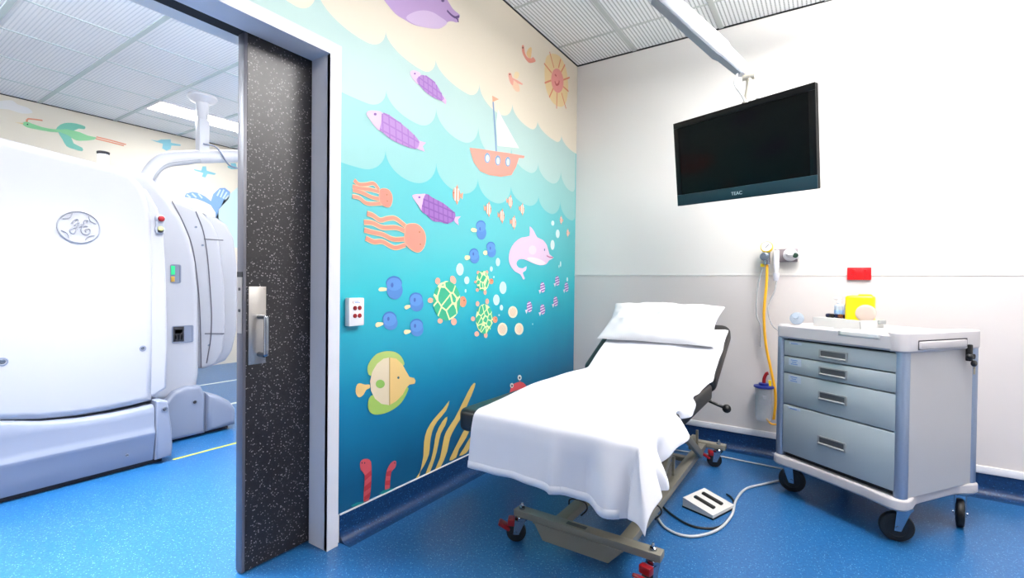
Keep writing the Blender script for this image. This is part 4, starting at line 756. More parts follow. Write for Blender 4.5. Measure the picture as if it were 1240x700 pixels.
worm([(-1.954,0.2508),(-1.931,0.2544),(-1.92,0.2432),(-1.928,0.219),(-1.951,0.2071),(-1.958,0.1619),(-1.961,0.1327),(-1.989,0.137),(-1.987,0.1814),(-1.978,0.2254)],
     ([(-1.982,0.2171),(-1.951,0.2167),(-1.956,0.1897),(-1.984,0.1991)], [(-1.987,0.1767),(-1.957,0.171),(-1.96,0.1485),(-1.99,0.1587)]), ([(-1.927,0.2427),(-1.927,0.2416),(-1.928,0.2406),(-1.929,0.2401),(-1.93,0.2398),(-1.931,0.24),(-1.932,0.2406),(-1.933,0.2414),(-1.934,0.2425),(-1.935,0.2438),(-1.935,0.245),(-1.935,0.2462),(-1.934,0.2471),(-1.933,0.2477),(-1.932,0.2479),(-1.931,0.2477),(-1.93,0.2472),(-1.929,0.2463),(-1.928,0.2452),(-1.928,0.2439)],), 'smaller red banded worm')
for q in ([(-2.025,0.1312),(-1.999,0.1367),(-1.965,0.134),(-1.927,0.1227),(-1.952,0.1201),(-2.007,0.121)], [(-2.18,0.1352),(-2.149,0.1371),(-2.114,0.1276),(-2.083,0.1231),(-2.116,0.1212),(-2.17,0.1241)]):
    f = fig(); f.poly('#1f8f94', q); f.build('painted_sea_bed', mural, None)
f = fig(); f.poly('#e0525a', [(-0.9397,0.4038),(-0.9111,0.4419),(-0.8308,0.4476),(-0.7676,0.4287),(-0.7236,0.3815),(-0.7656,0.3384),(-0.929,0.3588)], 3)
for q, q2, l in (([(-0.8972,0.4352),(-0.8981,0.4303),(-0.9011,0.4263),(-0.9059,0.4235),(-0.9119,0.4223),(-0.9186,0.4227),(-0.9253,0.4246),(-0.9314,0.428),(-0.9362,0.4324),(-0.9393,0.4374),(-0.9405,0.4426),(-0.9395,0.4474),(-0.9366,0.4514),(-0.9319,0.4542),(-0.926,0.4555),(-0.9193,0.4552),(-0.9126,0.4533),(-0.9065,0.4499),(-0.9015,0.4455),(-0.8983,0.4404)], [(-0.9091,0.4361),(-0.9094,0.4339),(-0.9107,0.432),(-0.9126,0.4306),(-0.915,0.43),(-0.9178,0.4301),(-0.9205,0.4309),(-0.923,0.4324),(-0.925,0.4344),(-0.9263,0.4368),(-0.9268,0.4392),(-0.9264,0.4415),(-0.9252,0.4434),(-0.9233,0.4447),(-0.9208,0.4454),(-0.9181,0.4453),(-0.9154,0.4444),(-0.9129,0.4429),(-0.9108,0.4409),(-0.9095,0.4386)], [(-0.9004,0.4021),(-0.9179,0.4377)]), ([(-0.8002,0.472),(-0.8013,0.4665),(-0.8048,0.4619),(-0.8102,0.4588),(-0.8171,0.4573),(-0.8248,0.4576),(-0.8325,0.4598),(-0.8394,0.4635),(-0.845,0.4684),(-0.8486,0.474),(-0.8499,0.4799),(-0.8488,0.4853),(-0.8454,0.4898),(-0.8401,0.493),(-0.8332,0.4946),(-0.8256,0.4943),(-0.8179,0.4922),(-0.8109,0.4885),(-0.8052,0.4836),(-0.8016,0.4779)], [(-0.8148,0.4727),(-0.8152,0.4702),(-0.8167,0.4681),(-0.8189,0.4666),(-0.8218,0.4659),(-0.825,0.466),(-0.8282,0.4669),(-0.8311,0.4685),(-0.8334,0.4707),(-0.8349,0.4733),(-0.8355,0.4759),(-0.835,0.4784),(-0.8336,0.4805),(-0.8314,0.482),(-0.8285,0.4827),(-0.8253,0.4826),(-0.8221,0.4817),(-0.8192,0.4801),(-0.8169,0.4779),(-0.8154,0.4753)], [(-0.8202,0.4375),(-0.8251,0.4715)])):
    f.k = 1; f.line('#e0525a', l, .008, 1); f.poly('#f2f2ee', q); f.poly('#1c2a48', q2)
f.build('painted_crab', mural, 'red crab with stalk eyes peeping over the couch')

# far wall figures
far = thing('bird_mural', 'painted geese and blue birds on the cream wall behind the scanner', 'mural', (SX0, -1.2, 1.9))
FAR = SX0 + .002
f = Fig(FAR)
f.poly('#8ed69a', [(-2.224,2.625),(-2.197,2.65),(-2.156,2.641),(-2.079,2.627),(-1.989,2.631),(-1.951,2.649),(-1.896,2.657),(-1.794,2.655),(-1.724,2.636),(-1.653,2.635),(-1.677,2.603),(-1.794,2.562),(-1.84,2.568),(-1.896,2.595),(-1.962,2.606),(-2.026,2.595),(-2.141,2.592),(-2.187,2.593),(-2.216,2.607)], 2)
f.poly('#74c4aa', [(-1.978,2.634),(-1.94,2.695),(-1.885,2.727),(-1.817,2.738),(-1.748,2.727),(-1.754,2.696),(-1.8,2.69),(-1.84,2.657),(-1.896,2.657)], 2)
f.poly('#78c6b2', [(-1.962,2.609),(-1.929,2.607),(-1.862,2.585),(-1.84,2.524),(-1.771,2.496),(-1.771,2.458),(-1.84,2.464),(-1.896,2.48),(-1.929,2.545)], 2, False)
f.poly('#f2d9a0', [(-2.277,2.62),(-2.216,2.629),(-2.221,2.614)], 0, False)
for l in ([(-1.653,2.641),(-1.53,2.636),(-1.39,2.624)], [(-1.659,2.621),(-1.53,2.614),(-1.409,2.606)], [(-2.192,2.648),(-2.182,2.681),(-2.079,2.694)]): f.line('#ef9a78', l, .014, 2, False)
f.poly('#26483c', [(-2.182,2.625),(-2.182,2.623),(-2.183,2.621),(-2.184,2.619),(-2.186,2.618),(-2.188,2.617),(-2.189,2.616),(-2.191,2.617),(-2.192,2.618),(-2.193,2.62),(-2.194,2.622),(-2.193,2.624),(-2.192,2.626),(-2.191,2.628),(-2.189,2.63),(-2.188,2.631),(-2.186,2.631),(-2.184,2.63),(-2.183,2.629),(-2.182,2.627)])
f.build('painted_goose', far, 'green goose in flight over the scanner')
f = Fig(FAR); f.poly('#f8f4f0', [(-2.413,2.769),(-2.338,2.813),(-2.29,2.825),(-2.256,2.799),(-2.182,2.788),(-2.151,2.748),(-2.231,2.719),(-2.319,2.731),(-2.413,2.715)], 2); f.build('painted_cloud', far, 'pale cloud')
for P, lab in (([(-1.156,2.739),(-1.089,2.742),(-1.05,2.769),(-0.9502,2.795),(-0.9471,2.756),(-0.8441,2.76),(-0.844,2.743),(-0.9425,2.723),(-0.9498,2.679),(-0.9942,2.648),(-1.038,2.666),(-1.031,2.723),(-1.096,2.727)], 'uppermost small blue bird'),
          ([(-0.7018,2.492),(-0.6126,2.489),(-0.5964,2.546),(-0.555,2.555),(-0.5464,2.502),(-0.4361,2.488),(-0.4532,2.466),(-0.5379,2.462),(-0.5627,2.409),(-0.6041,2.414),(-0.5878,2.462),(-0.6857,2.474)], 'small blue bird below the boom'),
          ([(-0.2963,2.613),(-0.2423,2.628),(-0.2606,2.658),(-0.1878,2.674),(-0.1689,2.598),(-0.2421,2.583),(-0.2872,2.592)], 'small blue bird half hidden by the door')):
    f = Fig(FAR); f.poly('#8ed0dc', P, 0); f.build('painted_blue_bird', far, lab)
f = Fig(FAR)
f.poly('#86aedc', [(-0.7995,2.127),(-0.7825,2.171),(-0.7102,2.205),(-0.6362,2.201),(-0.5606,2.169),(-0.4957,2.121),(-0.468,2.217),(-0.3894,2.306),(-0.3249,2.321),(-0.2591,2.277),(-0.2752,2.189),(-0.3562,2.083),(-0.4008,2.026),(-0.4001,1.882),(-0.4382,1.878),(-0.4386,1.979),(-0.4954,2.068),(-0.5755,2.101),(-0.6657,2.125),(-0.7535,2.124)], 0)
for l in ([(-0.7753,2.159),(-0.7318,2.131)], [(-0.7174,2.185),(-0.6657,2.141)], [(-0.6436,2.194),(-0.5984,2.142)], [(-0.3813,2.287),(-0.4207,2.2)], [(-0.3378,2.295),(-0.3808,2.189)], [(-0.3002,2.27),(-0.3486,2.177)], [(-0.2754,2.232),(-0.3242,2.164)]): f.line('#d2e4f0', l, .02, 1, False)
f.build('painted_whale_tail', far, 'blue whale tail')
f = Fig(FAR); f.poly('#d2ecec', [(-0.4278,1.934),(-0.3269,2.185),(-0.1369,2.382),(-0.0267,2.401),(-0.0219,1.555),(-0.4259,1.527)], 0); f.build('painted_wave', far, None)

# ------------------------------------------------------------------ couch
CX = .895                                      # centre line of the couch
couch = thing('examination_couch', 'wheeled examination couch with black mattress and beige steel base', 'couch', (CX, -1.1, 0))
bt, bb = .14, .112
b = MB()
b.bx(.605, 1.228, -1.815, -1.763, bb, bt, bev=.002)
b.bx(.605, 1.215, -.42, -.37, bb, bt, bev=.002)
for x in (.775, 1.055):
    b.bx(x, x+.05, -1.765, -.415, bb-.012, bt-.006, bev=.002)
b.bx(.825, 1.055, -1.47, -1.43, bb-.01, bt-.012, bev=.002)
b.bx(.825, 1.055, -.72, -.68, bb-.01, bt-.012, bev=.002)
b.build('base_frame', BEIGE, couch, world=True)
b = MB(); tr = [(.70, bb-.002), (1.09, bb-.002), (1.03, .045), (.745, .045)]
b.loops([[(x, -1.810, z) for x, z in tr], [(x, -1.800, z) for x, z in tr]])
b.bx(.70, 1.09, -1.818, -1.795, bb-.004, bb, mi=0)
b.build('front_plate', BEIGE, couch, world=True, smooth=False)
MB().bx(.845, .93, -1.80, -1.778, bt-.001, bt+.001).build('name_plate', mat('plate_dark_grey', '#4c4a48', .4, .4), couch, world=True, smooth=False)
def castor_couch(x, y, ang, pedal):
    c = Matrix.Translation((x, y, 0)) @ Matrix.Rotation(ang, 4, 'Z')
    P = lambda *q: c @ Vector(q)
    e = MB(); e.lathe(P(0, 0, bt), (0, 0, 1), [(.013, 0), (.013, .009), (.007, .012), (.007, .02), (.003, .026)], 12)
    e.lathe(P(0, 0, bb-.022), (0, 0, 1), [(.018, 0), (.026, .006), (.026, .018), (.02, .024)], 18); e.cyl(P(0, 0, bb-.004), P(0, 0, bt+.004), .006)
    for s in (-1, 1):
        e.loops([[P(q[0], s*.017, q[1]) for q in ((-.03, .094), (.014, .094), (-.012, .036), (-.036, .036))], [P(q[0], s*.021, q[1]) for q in ((-.03, .094), (.014, .094), (-.012, .036), (-.036, .036))]])
    e.cyl(P(-.024, -.024, .043), P(-.024, .024, .043), .006)
    fk = e.build('castor', CHROME, couch, world=True)
    w = MB(); ax = P(0, 1, 0) - P(0, 0, 0)
    w.lathe(P(-.024, -.014, .043), ax, [(.008, 0), (.034, 0), (.042, .005), (.042, .023), (.034, .028), (.008, .028)], 24)
    w.build('wheel', RUBBER, fk, world=True)
    if pedal:
        q = MB(); R = Matrix.Rotation(ang, 3, 'Z') @ Matrix.Rotation(.5, 3, 'Y')
        q.box(P(-.075, 0, .066), (.055, .046, .014), R, .004); q.box(P(-.045, 0, .085), (.03, .046, .03), Matrix.Rotation(ang, 3, 'Z'), .005)
        q.build('brake_pedal', RED, fk, world=True)
castor_couch(.632, -1.79, .5, True)
castor_couch(1.195, -1.79, 1.3, True)
castor_couch(1.175, -.40, .35, True)
castor_couch(.64, -.40, .4, True)
# lifting scissor arms and column under the mattress
for x in (.79, 1.07):
    MB().box((x+.015, -1.15, .31), (.028, .78, .04), (.5, 0, 0), .004).build('lifting_arm', BEIGE, couch, world=True)
    MB().box((x+.045, -.95, .31), (.024, .78, .04), (-.5, 0, 0), .004).build('lifting_arm', BEIGE, couch, world=True)
for y in (-1.06, -.52):
    MB().bx(1.035, 1.063, y-.05, y+.05, bt-.012, bt+.055, bev=.004).bx(1.062, 1.075, y+.02, y+.034, bt-.01, bt+.09).build('pivot_bracket', BEIGE, couch, world=True)
b = MB(); b.bx(.60, 1.19, -2.02, -1.0, .505, .535, bev=.004); b.bx(.65, .69, -2.0, -.6, .47, .51); b.bx(1.10, 1.14, -2.0, -.6, .47, .51)
b.cyl((.88, -1.25, .16), (.88, -1.25, .5), .035); b.bx(.83, .94, -1.32, -1.18, .128, .2, bev=.005)
b.build('upper_frame', mat('dark_frame', '#2a2a2c', .5, .2), couch, world=True)
def pad(x0, x1, y0, y1, z0, z1, rc, re, f=lambda v: v):
    """upholstered pad: rounded outline, rounded edges"""
    o = rrect(x0, x1, y0, y1, rc, 7)
    o = ccw(o); rings = []
    n = 5
    for k in range(n + 1):
        a = PI/2*k/n; q = inset(o, re*(1-math.sin(a))); rings.append([f(Vector((x, y, z0 + re*(1-math.cos(a))))) for x, y in q])
    for k in range(n + 1):
        a = PI/2*k/n; q = inset(o, re*(1-math.cos(a))); rings.append([f(Vector((x, y, z1 - re*(1-math.sin(a))))) for x, y in q])
    return rings
MX0, MX1, MYF, MYH, MZ = .522, 1.245, -2.105, -.985, .620
MT = .085
o = MB().loops(pad(MX0, MX1, MYF, MYH, MZ-MT, MZ, .04, .022)).build('mattress', BLACKV, couch, world=True)
BA = math.radians(26.5)
hinge = Vector((0, MYH+.006, MZ))
HR = Matrix.Translation(hinge) @ Matrix.Rotation(BA, 4, 'X') @ Matrix.Translation(-hinge)
BL = .585
MB().loops(pad(MX0, MX1, MYH+.006, MYH+BL, MZ-MT, MZ, .06, .022, lambda v: HR @ v)).build('backrest', BLACKV, couch, world=True)
STRUT = mat('dark_strut', '#2c2c2e', .45, .4)
for x in (.66, 1.11): MB().cyl(HR @ Vector((x, MYH+.40, MZ-MT-.02)), (x, -.98, .50), .012).build('backrest_strut', STRUT, couch, world=True)
MB().box(HR @ Vector((CX, MYH+.3, MZ-MT-.012)), (.56, .5, .02), (BA, 0, 0)).build('backrest_plate', STRUT, couch, world=True)
b = MB(); b.cyl((1.20, -.86, .50), (1.275, -.855, .475), .008); b.ball((1.287, -.854, .47), .022)
b.build('release_lever', RUBBER, couch, world=True)

# sheet -------------------------------------------------------------
rnd = random.Random(3)
def smooth(t): t = max(0, min(1, t)); return t*t*(3-2*t)
def top_pt(x, s):
    """point on the couch surface: s metres from the foot edge towards the head"""
    y = MYF + s
    if y <= MYH: return Vector((x, y, MZ))
    return HR @ Vector((x, y, MZ))
TOP = .009
NS, LEFT0 = 60, MX0 + .012
SMAX = 1.12 + .50
rows = []
ye, xe = .026, .022           # edge rounding
def side_drop(s):
    """how far the cloth hangs over the right edge at station s"""
    if s < .50: return .15 - .10*smooth(s/.5)
    return .05 - .045*smooth((s-.5)/.35)
FD = .205                      # hang over the foot end
def left_x(s):
    return MX0 + .092 - .066*smooth(s/.6) if s < .6 else MX0 + .026 + .022*smooth((s-.75)/.35) + .003*math.sin(s*9)
NU, NH, NF = 44, 14, 16
def side_pt(s, h, d):
    """h in 0..1 over the right edge"""
    L = d*h
    w = smooth(h)
    # rounded shoulder then straight fall with folds
    a = min(L/.03, PI/2*.96)
    out = .022*math.sin(a); dn = .022*(1-math.cos(a)) + max(0, L-.033)
    fold = w*min(1, d/.06)*(.030*math.sin(s*23+1) + .016*math.sin(s*41))
    p = top_pt(MX1 - .020, s)
    nrm = Vector((0, 0, 1)) if MYF+s <= MYH else (HR.to_3x3() @ Vector((0, 0, 1)))
    return p + nrm*(TOP - dn) + Vector((out + .012 + fold + .02*w*(d > .06), .0, 0))
SW = 1.0
stations = [SMAX*(k/NS)**1.0 for k in range(NS+1)]
bm = bmesh.new()
grid = []
def wrinkle(x, s):
    u = (x-MX0)/(MX1-MX0)
    w = smooth((u-.5)/.4)*(.5+.5*math.sin(s*2.2))
    z = .0016*math.sin(s*17+x*9) + .001*math.sin(x*31 - s*11)
    z += w*(.009*max(0, math.sin(s*19 + x*14))**2 + .006*math.sin(s*33 - x*21))
    z += .012*math.exp(-((s-1.0+ (x-1.1)*.5)/.035)**2)*smooth((u-.6)/.3)
    z += .007*math.exp(-((s-.86+ (x-1.1)*.9)/.03)**2)*smooth((u-.62)/.3)
    return z
for s in stations[::-1]:
    row = []
    d = side_drop(s)
    nrm = Vector((0, 0, 1)) if MYF+s <= MYH else (HR.to_3x3() @ Vector((0, 0, 1)))
    xl = left_x(s)
    for i in range(NU+1):
        x = xl + (MX1-.020-xl)*i/NU
        row.append(top_pt(x, max(s, .02)) + nrm*(TOP + wrinkle(x, s)))
    for j in range(1, NH+1):
        row.append(side_pt(max(s, .02), j/NH, d))
    grid.append(row)
# foot end: the same columns carried over the end, the corner gathers into a cone
cx0, cy0 = MX1 - .020, MYF + .02
for k in range(1, NF+1):
    t = k/NF; L = FD*t + .02
    a = min(L/.034, PI/2*.98)
    out = .026*math.sin(a); dn = .026*(1-math.cos(a)) + max(0, L-.04)
    row = []
    for i in range(NU+1):
        xl = left_x(0)
        x = xl + (cx0-xl)*i/NU
        u = i/NU
        crease = .016*math.exp(-((u-.58)/.028)**2)*smooth(t*1.4) - .012*smooth((u-.58)/.01)*math.exp(-((u-.62)/.10)**2)*smooth(t*1.2)
        bulge = .042*math.exp(-((u-.885)/.07)**2)*smooth(t*1.2)
        dip = .019*math.exp(-((u-.765)/.05)**2)*smooth(t*1.5) + .010*math.exp(-((u-.985)/.03)**2)*smooth(t)
        wav = t*(.004*math.sin(u*15) + .003*math.sin(u*33+1))
        drop = dn*(1 + .10*smooth((u-.3)/.7)) 
        row.append(Vector((x - .012*t*(1-u), cy0 - out - .008*smooth(t*3) - crease - bulge + dip - wav - .008*t, MZ + TOP - drop)))
    d0 = side_drop(0)
    for j in range(1, NH+1):
        e = d0*j/NH
        phi = math.atan2(e, L)                     # 0 on the foot edge, 90 deg on the side
        r = math.hypot(e, L)
        m = math.sin(2*phi)
        tilt = .10 + .42*m
        th = phi
        a2 = min(r/.034, 1)
        hz = .024*a2 + max(0, r-.034)*math.sin(tilt)*.9
        fall = .020*a2**2 + max(0, r-.034)*math.cos(tilt)*1.02
        ripple = .016*m*math.sin(phi*7)*a2
        row.append(Vector((cx0 + .012*math.sin(th) + (hz+ripple)*math.sin(th) , cy0 - .004 - (hz - ripple)*math.cos(th) - .030*math.exp(-((phi)/.35)**2)*smooth(t), MZ + TOP - fall)))
    grid.append(row)
V = [[bm.verts.new(p) for p in r] for r in grid]
for a, b2 in zip(V, V[1:]):
    for i in range(len(a)-1):
        bm.faces.new((a[i], a[i+1], b2[i+1], b2[i]))
bmesh.ops.recalc_face_normals(bm, faces=bm.faces)
me = bpy.data.meshes.new('bed_sheet'); bm.to_mesh(me); bm.free()
sheet = link('bed_sheet', me, SHEETM, None, True, 80)
so = sheet.modifiers.new('Solidify', 'SOLIDIFY'); so.thickness = .002; so.offset = 1
ss = sheet.modifiers.new('Subsurf', 'SUBSURF'); ss.levels = 1; ss.render_levels = 1
hb = bmesh.new(); HV = []
for row in grid[-3:]:
    HV.append([hb.verts.new(row[i] + Vector((0, -.0034, 0))) for i in range(0, NU-1)])
for a, b2 in zip(HV, HV[1:]):
    for i in range(len(a)-1): hb.faces.new((a[i], a[i+1], b2[i+1], b2[i]))
hm = bpy.data.meshes.new('hem'); hb.to_mesh(hm); hb.free()
hem = link('hem', hm, SHEETM, sheet, True, 80)
hs = hem.modifiers.new('Solidify', 'SOLIDIFY'); hs.thickness = .0005; hs.offset = 1
tag(sheet, 'white cotton sheet spread over the couch and hanging over its foot end', 'sheet')

# pillow -------------------------------------------------------------
def pillow(w, l, h):
    bm = bmesh.new(); n, m = 36, 24
    def shape(i, j, s):
        u = -1 + 2*i/n; v = -1 + 2*j/m
        pin = 1 - .10*(1-abs(v)**1.5)*abs(u)**4
        pin2 = 1 - .10*(1-abs(u)**1.5)*abs(v)**4
        t = (max(0, 1-abs(u)**2.6)*max(0, 1-abs(v)**2.2))**.55
        z = s*h/2*t*(1 if s > 0 else .55)
        z += .007*math.sin(u*7+v*3)*t + (.005*math.sin(u*15-v*8) + .004*math.sin(u*23+v*13))*t*(s > 0)
        return (u*w/2*pin, v*l/2*pin2, z)
    T = [[bm.verts.new(shape(i, j, 1)) for j in range(m+1)] for i in range(n+1)]
    B = [[T[i][j] if i in (0, n) or j in (0, m) else bm.verts.new(shape(i, j, -1)) for j in range(m+1)] for i in range(n+1)]
    for i in range(n):
        for j in range(m):
            bm.faces.new((T[i][j], T[i+1][j], T[i+1][j+1], T[i][j+1]))
            bm.faces.new((B[i][j], B[i][j+1], B[i+1][j+1], B[i+1][j]))
    me = bpy.data.meshes.new('pillow'); bm.to_mesh(me); bm.free()
    return me
pil = link('pillow', pillow(.70, .40, .15), PILLOWM, None, True, 80)
pp = HR @ Vector((CX-.03, MYH+BL-.12, MZ+.055))
pil.location = pp; pil.rotation_euler = (BA+.10, 0, .02)
s2 = pil.modifiers.new('Subsurf', 'SUBSURF'); s2.levels = 1; s2.render_levels = 1
tag(pil, 'white pillow at the raised head of the couch', 'pillow')

# ------------------------------------------------------------------ television on its ceiling arm
TC, TW, TH = Vector((1.292, -.6675, 1.832)), .80, .4966
yw, ti = -.4093, .1423
U = Vector((math.cos(yw), math.sin(yw), 0)); N = Vector((math.sin(yw)*math.cos(ti), -math.cos(yw)*math.cos(ti), -math.sin(ti)))
Vv = N.cross(U).normalized()
if Vv.z < 0: Vv = -Vv
ro = -.0236
U, Vv = U*math.cos(ro) + Vv*math.sin(ro), Vv*math.cos(ro) - U*math.sin(ro)
tv = thing('television', 'black flat screen television hanging from the ceiling arm', 'television', TC)
tv.rotation_euler = Matrix((U, N.cross(U)*0 + (U.cross(Vv))*-1, Vv)).transposed().to_euler()
# local axes: x along the screen, -y towards the viewer, z up the screen
w2, h2 = TW/2, TH/2
b = MB()
b.bx(-w2, w2, .0, .03, -h2, h2, bev=.006)
b.bx(-w2+.06, w2-.06, .03, .065, -h2+.06, h2-.05, bev=.012)
for (x0, x1, z0, z1) in ((-w2, w2, h2-.034, h2), (-w2, -w2+.032, -h2+.066, h2-.034), (w2-.032, w2, -h2+.066, h2-.034)):
    b.bx(x0, x1, -.008, .002, z0, z1, bev=.002)
b.build('casing', TVB, tv)
MB().bx(-w2+.03, w2-.03, -.003, .001, -h2+.06, h2-.03).build('screen', TVS, tv, smooth=False)
bz = MB().bx(-w2, w2, -.009, .002, -h2, -h2+.066, bev=.003).build('lower_bezel', TVBAND, tv)
def text(name, s, size, m, parent, loc, rot=(PI/2, 0, 0), depth=.0006):
    cu = bpy.data.curves.new(name, 'FONT'); cu.body = s; cu.size = size; cu.align_x = 'CENTER'; cu.align_y = 'CENTER'; cu.extrude = depth
    o = bpy.data.objects.new(name, cu); COL.objects.link(o)
    me = bpy.data.meshes.new_from_object(o.evaluated_get(bpy.context.evaluated_depsgraph_get()))
    bpy.data.objects.remove(o); me.name = name
    me.materials.clear()
    me.transform(Matrix.Translation(loc) @ Euler(rot).to_matrix().to_4x4())
    return link(name, me, m, parent, False)
text('maker_lettering', 'TEAC', .026, mat('lettering_silver', '#c8d4d8', .3, .3), bz, (-.01, -.0095, -h2+.03))

arm = thing('television_mount', 'white articulated ceiling arm carrying the television', 'support arm', (1.34, -.585, 2.26))
TB = TC - N*.066 + Vv*.0
A0 = Vector((1.318, -.598, 2.285)); 
A1 = Vector((.838, -.844, 2.80))
ad = (A1-A0).normalized()
side = ad.cross(Vector((0, 0, 1))).normalized(); upv = side.cross(ad).normalized()
def sect(c, hw, hh, r=.3):
    o = rrect(-hw, hw, -hh, hh, min(hw, hh)*r, 4)
    return [c + side*x + upv*y for x, y in o]
b = MB()
Lg = (A1-A0).length
st = [(0, .026, .022), (.015, .032, .028), (.16, .038, .034), (.19, .044, .042), (.5, .046, .043), (Lg-.06, .046, .044), (Lg, .042, .042)]
b.loops([sect(A0 + ad*t, hw, hh) for t, hw, hh in st])
b.build('spring_arm', ARMW, arm, world=True)
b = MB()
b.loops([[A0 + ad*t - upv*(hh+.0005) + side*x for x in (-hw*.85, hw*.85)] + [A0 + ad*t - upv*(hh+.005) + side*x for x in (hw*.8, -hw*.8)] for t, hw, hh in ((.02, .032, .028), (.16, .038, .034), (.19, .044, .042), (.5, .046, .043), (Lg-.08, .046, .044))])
b.build('underside_shade_strip', ARMSHADE, arm, world=True)  # arm is white; the shade under it is put in as grey
b = MB(); b.cyl(A1 - side*.058, A1 + side*.058, .05, seg=24); b.build('elbow_joint', mat('joint_dark', '#5c6272', .3, .5), arm, world=True)
b = MB(); top = Vector((A1.x, A1.y, H-.002)); b.cyl(A1+Vector((0, 0, .0)), top, .045, seg=24); b.lathe(top, (0, 0, -1), [(.13, 0), (.13, .012), (.06, .022)], 28)
b.build('ceiling_mount', ARMW, arm, world=True)
b = MB()
hd = A0 + Vector((.012, .006, -.012))
b.tube([hd, hd + Vector((.004, .0, -.05)), Vector((TB.x+.004, TB.y-.004, 2.10)), Vector((TB.x, TB.y+.002, 2.04))], .016, 12)
b.cyl(hd + Vector((-.03, 0, -.008)), hd + Vector((.03, 0, -.008)), .02)
pl = Vector((TB.x+.003, TB.y+.012, 2.03)); b.bx(pl.x-.022, pl.x+.022, pl.y-.008, pl.y+.008, 1.86, 2.10, bev=.003)
b.box(TB + Vv*.02, (.12, .012, .12), Euler((ti, 0, yw)).to_matrix(), .003)
b.build('tilt_bracket', mat('bracket_metal', '#b9b4a8', .35, .5), arm, world=True)
b = MB(); b.cyl(pl+Vector((-.02, 0, .085)), pl+Vector((.05, 0, .085)), .011); b.cyl(pl+Vector((.048, 0, .085)), pl+Vector((.062, 0, .085)), .018); b.build('clamp_knob', RUBBER, arm, world=True)
tag(MB().tube([A0 + ad*.03 - upv*.045 - side*.02, A0 - upv*.05 + Vector((-.02, -.02, -.03)), Vector((1.305, -.625, 2.15)), Vector((1.335, -.61, 2.06)), TB + Vv*.12 - N*.012], .0055, 8).build('television_cable', CABLEG), 'thin grey cable looping from the arm to the television', 'cable')

# ------------------------------------------------------------------ trolley
TCX, TCY, TA = 1.9005, -.5327, -.613
tro = thing('medical_trolley', 'white and grey drawer trolley on four black castors', 'trolley', (TCX, TCY, 0), (0, 0, TA))
TM = Matrix.Translation((TCX, TCY, 0)) @ Matrix.Rotation(TA, 4, 'Z')
X0, X1, Y0, Y1 = -.305, .308, -.285, .268
def outline_wavy(x0, x1, y0, y1, r, dent):
    """rounded rectangle whose long sides draw in between the castors"""
    o = rrect(x0, x1, y0, y1, r, 6); out = []
    n = len(o)
    for i in range(n):
        a, c = Vector(o[i]), Vector(o[(i+1) % n])
        k = 14 if (c-a).length > .1 else 1
        for j in range(k):
            p = a + (c-a)*j/k; t = j/k
            d = dent*smooth(min(t, 1-t)*4.2) if k > 1 else 0
            if abs(p.x-x1) < 1e-6: p.x -= d
            elif abs(p.x-x0) < 1e-6: p.x += d
            elif abs(p.y-y0) < 1e-6: p.y += d*.55
            elif abs(p.y-y1) < 1e-6: p.y -= d*.55
            out.append((p.x, p.y))
    return ccw(out)
def plate(b, o, z0, z1, r=.006, mi=None, n=3):
    rings = [[Vector((x, y, z0)) for x, y in inset(o, r)], [Vector((x, y, z0+r)) for x, y in o]]
    for k in range(n+1):
        a = PI/2*k/n; rings.append([Vector((x, y, z1-r+r*math.sin(a))) for x, y in inset(o, r*(1-math.cos(a)))])
    b.loops(rings, mi=mi)
b = MB(); plate(b, outline_wavy(X0-.012, X1+.012, Y0-.022, Y1+.02, .05, .03), .158, .208, .01); b.build('base_plate', TROLW, tro)
# top tray with raised rim
b = MB()
o1 = rrect(X0-.006, X1+.006, Y0-.012, Y1+.006, .045, 6); o1 = ccw(o1)
rings = [[(x, y, .832) for x, y in inset(o1, .012)], [(x, y, .842) for x, y in o1], [(x, y, .895) for x, y in o1], [(x, y, .903) for x, y in inset(o1, .006)],
         [(x, y, .904) for x, y in inset(o1, .016)], [(x, y, .899) for x, y in inset(o1, .022)], [(x, y, .886) for x, y in inset(o1, .026)]]
b.loops([[Vector(p) for p in r] for r in rings])
b.build('top_tray', TROLW, tro)
for sx in (-1, 1):
    for sy in (-1, 1):
        x = X0+.022 if sx < 0 else X1-.022; y = Y0+.028 if sy < 0 else Y1-.022
        b = MB(); plate(b, ccw(rrect(x-.022, x+.022, y-.028, y+.024, .018, 5)), .206, .836, .001); b.build('corner_post', TROLPOST, tro)
b = MB(); b.bx(X1-.016, X1-.006, Y0+.05, Y1-.045, .208, .835); b.build('side_panel', TROLP, tro, smooth=False)
b = MB(); b.bx(X0+.006, X0+.016, Y0+.05, Y1-.045, .208, .835); b.build('side_panel', TROLP, tro, smooth=False)
b = MB(); b.bx(X0+.045, X1-.045, Y1-.018, Y1-.008, .208, .835); b.build('back_panel', TROLP, tro, smooth=False)
b = MB(); b.bx(X0+.04, X1-.04, Y0+.03, Y1-.02, .209, .833); b.build('carcass', SEAM, tro, smooth=False)
zs = [(.742, .822), (.654, .736), (.489, .648), (.232, .483)]
hz = [.776, .692, .571, .352]
LBL = mat('drawer_sticker', '#b4c0ce', .5); LBLI = mat('sticker_print_blue', '#5f86bf', .5)
